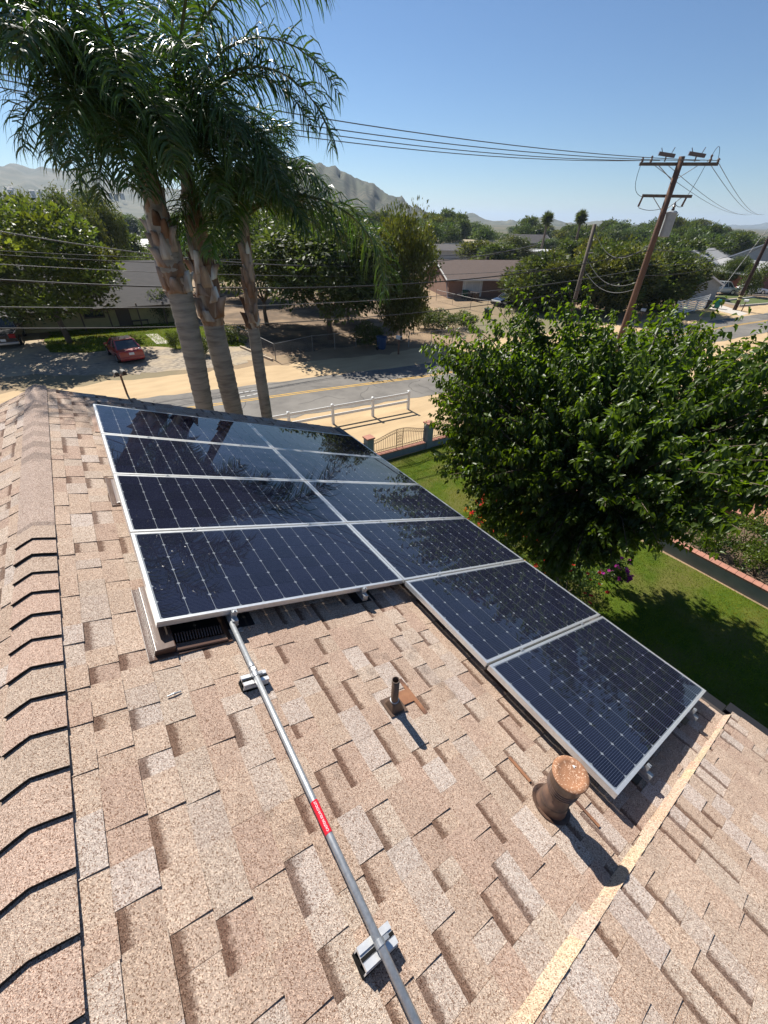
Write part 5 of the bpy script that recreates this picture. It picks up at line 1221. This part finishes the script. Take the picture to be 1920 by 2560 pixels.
for px_, py_, c, lab in ((1150, 742, GRN, 'green waste cart against the brown wall, next to its twin'), (1162, 746, GRN, 'green waste cart between its twin and the brown carts'), (1176, 750, BRN, 'brown waste cart beside the green pair at the brown wall'), (1188, 753, BRN, 'brown waste cart closest to the white window'), (1218, 797, DGR, 'lone dark green waste cart in the dry yard'), (954, 874, BLU, 'dark blue waste cart by the roadside bush'), (1766, 772, BRN, 'dark waste cart beside the teal cart near the white slatted fence'), (1790, 771, TEA, 'teal waste cart at the end of the driveway')):
    p = G(px_, py_); cart(lab, p.x, p.y, rnd.uniform(-20, 20) + 20, c)
def chain(label, pts, h=1.25, mesh_=True, step=2.6):
    o = empty('chain_link_fence', label=label, cat='fence')
    rails = MB()
    for a, b in zip(pts, pts[1:]):
        a, b = Vector((*a, 0)), Vector((*b, 0)); n = max(1, round((b - a).length / step))
        for k in range(n + 1):
            p = a.lerp(b, k / n); q = MB(); q.tube([p, p + Vector((0, 0, h + .04))], .032 if k in (0, n) else .022, 6); q.build('post', M_GALV, o)
        rails.tube([a + Vector((0, 0, h)), b + Vector((0, 0, h))], .022, 6)
    rails.build('top_rail', M_GALV, o)
    if mesh_:
        m_ = MB()
        for a, b in zip(pts, pts[1:]):
            a, b = Vector((*a, 0)), Vector((*b, 0)); Ln = (b - a).length; d = (b - a) / Ln; k = -h
            while k < Ln:
                for sg in (0, 1):
                    s0, s1 = max(k, 0), min(k + h, Ln); z0, z1 = (s0 - k), (s1 - k)
                    if sg: z0, z1 = h - z0, h - z1
                    if s1 > s0: m_.tube([a + d * s0 + Vector((0, 0, z0)), a + d * s1 + Vector((0, 0, z1))], .0022, 3, cap=False)
                k += .14
        m_.build('wire_mesh', M_GALV, o)
fc = G(690, 902); chain('chain-link fence turning a corner around the shaded elm yard', [(11.2, 38.6), (fc.x, fc.y), (15.3, 32.4), (19.2, 31.9)])
chain('low wire fence along the dry yard beside the mailbox', [(23.2, 29.6), (28, 29.2), (33.5, 28.8)], 1.1, True, 2.4)
f0, f1, f2 = G(1090, 752), G(1175, 775), G(1260, 790); chain('wire fence crossing the yard of the brown house', [(f0.x, f0.y), (f1.x, f1.y), (f2.x, f2.y)], 1.35, True, 3)
# timber edging and rubble at the fence corner
q = MB(); q.bar((fc.x - .25, fc.y + .1, .08), (10.6, 36.6, .08), .14, .16); tag(q.build('timber_edging', mat('pale_timber', (.45, .36, .25), (.36, .28, .2), 5)), 'pale timber edging at the chain-link corner', 'timber')
# white slatted fence on the far right
o = empty('slat_fence', label='white horizontal slatted fence below the dark round tree', cat='fence'); a, b = G(1682, 792), G(1762, 772)
for k in range(7): q = MB(); q.bar((a.x, a.y, .22 + k * .24), (b.x, b.y, .22 + k * .24), .04, .13); q.build('slat', M_TRIM, o)
for t in (0, .33, .66, 1): p = a.lerp(b, t); q = MB(); q.box((p.x, p.y + .06, .9), (.12, .12, 1.8)); q.build('post', M_TRIM, o)
# lawn beds and kerbs on the far right, driveway
lw = mat('far_lawn', (.075, .105, .025), (.10, .115, .04), 1.5); kb = mat('pale_concrete', (.5, .46, .4))
P4 = lambda *pp: [(G(*p).x, G(*p).y) for p in pp]
sheet('far_lawn', P4((1782, 745), (1812, 734), (1885, 741), (1812, 747)), .016, lw); sheet('far_lawn', P4((1808, 753), (1885, 744), (1990, 752), (1850, 763)), .016, lw)
sheet('driveway', P4((1758, 768), (1800, 762), (1870, 784), (1850, 790)), .014, kb); sheet('dry_verge', P4((1735, 780), (1762, 776), (1820, 786), (1760, 794)), .010, mat('dry_grass', (.25, .22, .06), (.30, .24, .09), 2))
for ps in (((1808, 753), (1885, 744)), ((1808, 758), (1850, 766)), ((1850, 766), (1990, 755)), ((1800, 733), (1990, 746))):
    p0, p1 = G(*ps[0]), G(*ps[1]); q = MB(); q.bar((p0.x, p0.y, .1), (p1.x, p1.y, .1), .22, .2); kind(q.build('kerb', kb), 'structure')
# leaning board and junk by the brown house, bench under the elm
p = G(1112, 745); o = empty('leaning_board', label='pale rectangular board leaning on the brown house wall', cat='board'); q = MB(); q.hexa([(p.x, p.y - .5, .1), (p.x + 1.7, p.y - 1.0, .1), (p.x + 1.75, p.y - .95, .1), (p.x + .05, p.y - .45, .1), (p.x + .3, p.y + .4, 1.9), (p.x + 1.9, p.y - .1, 1.9), (p.x + 1.95, p.y - .05, 1.9), (p.x + .35, p.y + .45, 1.9)]); q.build('panel', M_TRIM, o); q = MB(); q.hexa([(p.x + .4, p.y - .56, .35), (p.x + 1.3, p.y - .83, .35), (p.x + 1.32, p.y - .82, .35), (p.x + .42, p.y - .55, .35), (p.x + .62, p.y + .18, 1.6), (p.x + 1.5, p.y - .1, 1.6), (p.x + 1.52, p.y - .09, 1.6), (p.x + .64, p.y + .19, 1.6)]); q.build('inset', kb, o)
# ------------------------------------------------------------------ poles and wires
M_INS = mat('insulator_brown', (.10, .06, .05), rough=.3, spec=.6); M_WIRE = mat('black_cable', (.018, .018, .02), rough=.6); M_WIREG = mat('weathered_cable', (.12, .12, .12), rough=.5); M_TRF = mat('transformer_grey', (.34, .36, .37), (.30, .32, .33), 6, rough=.5)
P1 = Vector((30.0, 15.0, 0)); TOP = 12.25
o = empty('utility_pole', label='tall brown wooden utility pole with two crossarms and a transformer', cat='utility pole')
q = MB(); q.tube([P1 + Vector((0, 0, z)) for z in (-.3, 4, 8, TOP)], [.205, .19, .17, .15], 14); q.build('pole', M_WOOD, o, smooth=True)
ad = Vector((.66, -.75, 0)).normalized(); an = Vector((ad.y, -ad.x, 0))
def arm(z, l0, l1, w_=.12):
    q = MB(); q.bar(P1 + an * -.2 + ad * l0 + Vector((0, 0, z)), P1 + an * -.2 + ad * l1 + Vector((0, 0, z)), w_, .14); q.build('crossarm', M_GWOOD, o)
arm(11.95, -2.0, 1.95); arm(10.55, -1.35, 1.25, .1)
for z, l in ((11.95, 1.0), (11.95, -1.0), (10.55, .75), (10.55, -.75)): q = MB(); q.bar(P1 + an * -.2 + ad * l + Vector((0, 0, z - .05)), P1 + an * -.17 + Vector((0, 0, z - .75)), .05, .03); q.build('brace', M_GALV, o)
for l, hh in ((-1.9, .25), (-1.45, .3), (1.5, .35), (1.9, .2)): q = MB(); q.lathe(P1 + an * -.2 + ad * l + Vector((0, 0, 12.02)), [(.03, 0), (.08, .04), (.04, .08), (.09, .12), (.04, .17), (.06, hh - .05), (0, hh)], 10); q.build('insulator', M_INS, o)
for l in (-.75, .75):
    c_ = P1 + an * -.2 + ad * l + Vector((0, 0, 12.35)); q = MB(); q.bar(c_ - ad * .42 + Vector((0, 0, .05)), c_ + ad * .42 - Vector((0, 0, .06)), .14, .16); q.bar(c_ + Vector((0, 0, -.3)), c_, .05, .05, up=Vector((1, 0, 0))); q.bar(c_ + ad * .2, c_ + ad * .3 + Vector((0, 0, .3)), .03, .03); q.bar(c_ - ad * .2, c_ - ad * .36 + Vector((0, 0, .28)), .03, .03); q.build('cutout_switch', M_INS, o)
for l, z in ((-1.3, 10.3), (1.0, 10.35)): q = MB(); q.tube([P1 + an * -.2 + ad * l + Vector((0, 0, z + .2)), P1 + an * -.3 + ad * (l - .06) + Vector((0, 0, z - .25))], [.05, .06], 8); q.build('fuse', M_INS, o)
tc_ = P1 + ad * .50 + an * -.12; q = MB(); q.lathe(tc_ + Vector((0, 0, 8.6)), [(0, 0), (.27, .02), (.29, .06), (.29, 1.12), (.31, 1.14), (.31, 1.2), (.2, 1.28), (0, 1.3)], 20); tr_ = q.build('transformer', M_TRF, o, smooth=False)
q = MB(); q.lathe(tc_ + Vector((0, 0, 9.88)), [(.06, 0), (.09, .08), (.05, .14), (.09, .2), (.05, .26), (.03, .4), (0, .45)], 10); q.build('bushing', M_INS, tr_)
q = MB()
for l0, z0, l1, z1, sag in ((-1.9, 12.1, -1.3, 10.5, .35), (1.4, 12.1, 1.0, 10.55, .2), (-1.35, 10.0, 0, 10.0, .12), (1.0, 10.1, .5, 10.25, .1), (1.5, 12.3, 1.9, 12.05, -.5)):
    A0 = P1 + an * -.25 + ad * l0 + Vector((0, 0, z0)); B0 = P1 + an * -.25 + ad * l1 + Vector((0, 0, z1)); q.tube([A0.lerp(B0, t) - Vector((0, 0, 1)) * sag * 4 * t * (1 - t) - ad * (.25 * math.sin(t * 3.14) if sag == .35 else 0) for t in np.linspace(0, 1, 9)], .014, 4)
q.build('jumper_wire', M_WIRE, o)
p2 = Vector((31.2, 19.9, 0)); o = empty('utility_pole', label='slim grey wooden pole without crossarms beside the tall pole', cat='utility pole'); q = MB(); q.tube([p2, p2 + Vector((0, 0, 5)), p2 + Vector((0, 0, 9.15))], [.16, .14, .115], 12); q.build('pole', M_GWOOD, o, smooth=True); q = MB(); q.bar(p2 + Vector((-.1, -.13, 7.5)), p2 + Vector((.5, -.13, 7.5)), .06, .06); q.build('bracket', M_GALV, o)
p3 = G(1836, 775); o = empty('utility_pole', label='dark street pole with pale bands near its foot', cat='utility pole'); q = MB(); q.tube([p3, p3 + Vector((0, 0, 6)), p3 + Vector((0, 0, 13))], [.24, .21, .17], 12); q.build('pole', mat('dark_pole', (.035, .02, .018), (.05, .03, .025), 5), o, smooth=True)
for z in (1.25, 1.6): q = MB(); q.tube([p3 + Vector((0, 0, z)), p3 + Vector((0, 0, z + .16))], .25, 12); q.build('reflector_band', mat('pale_band', (.5, .45, .2)), o)
q = MB(); q.tube([p3 + Vector((-.1, 0, 11)), p3 + Vector((-6.8, 1.0, .1))], .03, 6); q.build('guy_wire', M_GALV, o)
def wire(label, pts, rad, M=None, group=None, n=40, name='overhead_wire'):
    mb = MB(); mb.tube(pts, rad, 5, cap=False); return tag(mb.build(name, M or M_WIRE, None, smooth=True), label, 'wire', group)
ld = Vector((-1, .148, 0)).normalized()
def on_line(px_, py_, p0=P1, d=ld):
    q = ray(px_, py_); nn = Vector((-d.y, d.x, 0)); k = (p0.x * nn.x + p0.y * nn.y) / (q.x * nn.x + q.y * nn.y); return Vector((q.x * k, q.y * k, CAMH + q.z * k))
def span(pxs, p0, d, smin, smax, n=44):
    S, Z = [], []
    for p in pxs:
        w_ = on_line(*p, p0, d); S.append((w_ - p0).dot(d)); Z.append(w_.z)
    cf = np.polyfit(S, Z, min(2, len(S) - 1)); return [Vector((p0.x, p0.y, 0)) + d * s_ + Vector((0, 0, float(np.polyval(cf, s_)))) for s_ in np.linspace(smin, smax, n)]
TW = 'high wires from the tall pole'
for k, (pa, l) in enumerate((((680, 275), 1.9), ((680, 300), 1.0), ((680, 316), -1.0), ((680, 331), -1.9))):
    st = P1 + an * -.2 + ad * l + Vector((0, 0, 12.1)); off_ = Vector((st.x, st.y, 0)); w1 = on_line(*pa, off_, ld); s1 = (w1 - off_).dot(ld); sag = .25
    zz = lambda s_: 12.1 + (w1.z - 12.1) * s_ / s1 - sag * (s_ / s1) * (1 - s_ / s1) * 4
    wire(['highest thin wire strung from the tall pole behind the palms', 'second highest thin wire strung from the tall pole behind the palms', 'third highest thin wire strung from the tall pole behind the palms', 'lowest of four thin wires strung from the tall pole behind the palms'][k], [off_ + ld * s_ + Vector((0, 0, zz(s_))) for s_ in np.linspace(0, 62, 36)], .016, M_WIREG, TW)
rd_ = Vector((.957, .29, 0)).normalized()
for k, (l, z_) in enumerate(((-1.5, 12.05), (-.6, 11.95), (1.45, 12.05), (1.9, 12.05))):
    st = P1 + an * -.2 + ad * l + Vector((0, 0, z_)); wire(['thin street-bound wire from the far end of the upper crossarm', 'thin street-bound wire from beside the pole top', 'thin street-bound wire from the pin insulator on the near arm', 'thin street-bound wire from the near tip of the upper crossarm'][k], [st + rd_ * s_ + Vector((0, 0, -.034 * s_ + .00028 * s_ * s_)) for s_ in np.linspace(0, 110, 30)], .016, M_WIREG, 'high wires running right')
LOW = [([(0, 700), (340, 716), (560, 718), (1140, 702), (1380, 672)], .026, 'thick black cable, upper of the three low street cables'), ([(0, 769), (340, 768), (560, 764), (1140, 738), (1380, 708)], .013, 'grey cable, middle of the three low street cables'), ([(0, 820), (340, 820), (560, 813), (1140, 771), (1380, 738)], .018, 'black cable, lowest of the three low street cables')]
for pxs, r_, lab in LOW: wire(lab, span(pxs, P1, ld, 0, 46), r_, M_WIREG if r_ < .015 else M_WIRE)
q0 = Vector((60, 27.0, 0)); d0 = Vector((-1, .1, 0)).normalized()
for k, (pxs, r_, M_) in enumerate((([(0, 579), (420, 638), (560, 655), (900, 665)], .03, M_WIREG), ([(0, 627), (400, 645), (700, 650), (1000, 645)], .02, M_WIRE), ([(0, 637), (400, 657), (700, 662), (1000, 655)], .02, M_WIRE), ([(0, 662), (370, 675), (560, 690), (900, 690)], .02, M_WIREG))):
    wire(['pale twisted cable sloping past the jacaranda top', 'thin wire, upper of the close pair across the jacaranda', 'thin wire, lower of the close pair across the jacaranda', 'grey wire just below the close pair across the jacaranda'][k], span(pxs, q0, d0, 22, 78), r_, M_)
for k, (za, zb_, sag) in enumerate(((9.0, 8.4, 1.3), (7.3, 6.3, .9), (6.6, 5.9, .8))):
    A0 = p2 + Vector((0, 0, za)); B0 = P1 + Vector((0, 0, zb_)); wire(['slack service wire from the slim pole top to the tall pole', 'slack cable between slim and tall pole, upper of two', 'slack cable between slim and tall pole, lower of two'][k], [A0.lerp(B0, t) - Vector((0, 0, 4 * sag * t * (1 - t))) for t in np.linspace(0, 1, 16)], .018, M_WIREG)
for k, z in enumerate((8.0, 7.2, 6.6)):
    A0 = P1 + Vector((0, 0, z)); B0 = p3 + Vector((0, 0, z + 1.0)); wire(['street cable from tall pole to the dark banded pole, top', 'street cable from tall pole to the dark banded pole, middle', 'street cable from tall pole to the dark banded pole, bottom'][k], [A0.lerp(B0, t) - Vector((0, 0, 4 * .9 * t * (1 - t))) for t in np.linspace(0, 1, 24)], .02, M_WIRE)
# ------------------------------------------------------------------ the air
HZ = bpy.data.materials.new('haze_air'); HZ.use_nodes = True; t = HZ.node_tree; t.nodes.remove(t.nodes['Principled BSDF'])
pv = t.nodes.new('ShaderNodeVolumePrincipled'); pv.inputs['Color'].default_value = rgb(.62, .78, 1.0); pv.inputs['Density'].default_value = .00012; pv.inputs['Anisotropy'].default_value = .25
t.links.new(pv.outputs[0], t.nodes['Material Output'].inputs['Volume'])
mb = MB(); mb.hexa([(-9900, -1600, -6), (11100, -1600, -6), (11100, 9900, -6), (-9900, 9900, -6), (-9900, -1600, 170), (11100, -1600, 170), (11100, 9900, 170), (-9900, 9900, 170)])
kind(mb.build('haze', HZ), 'stuff')
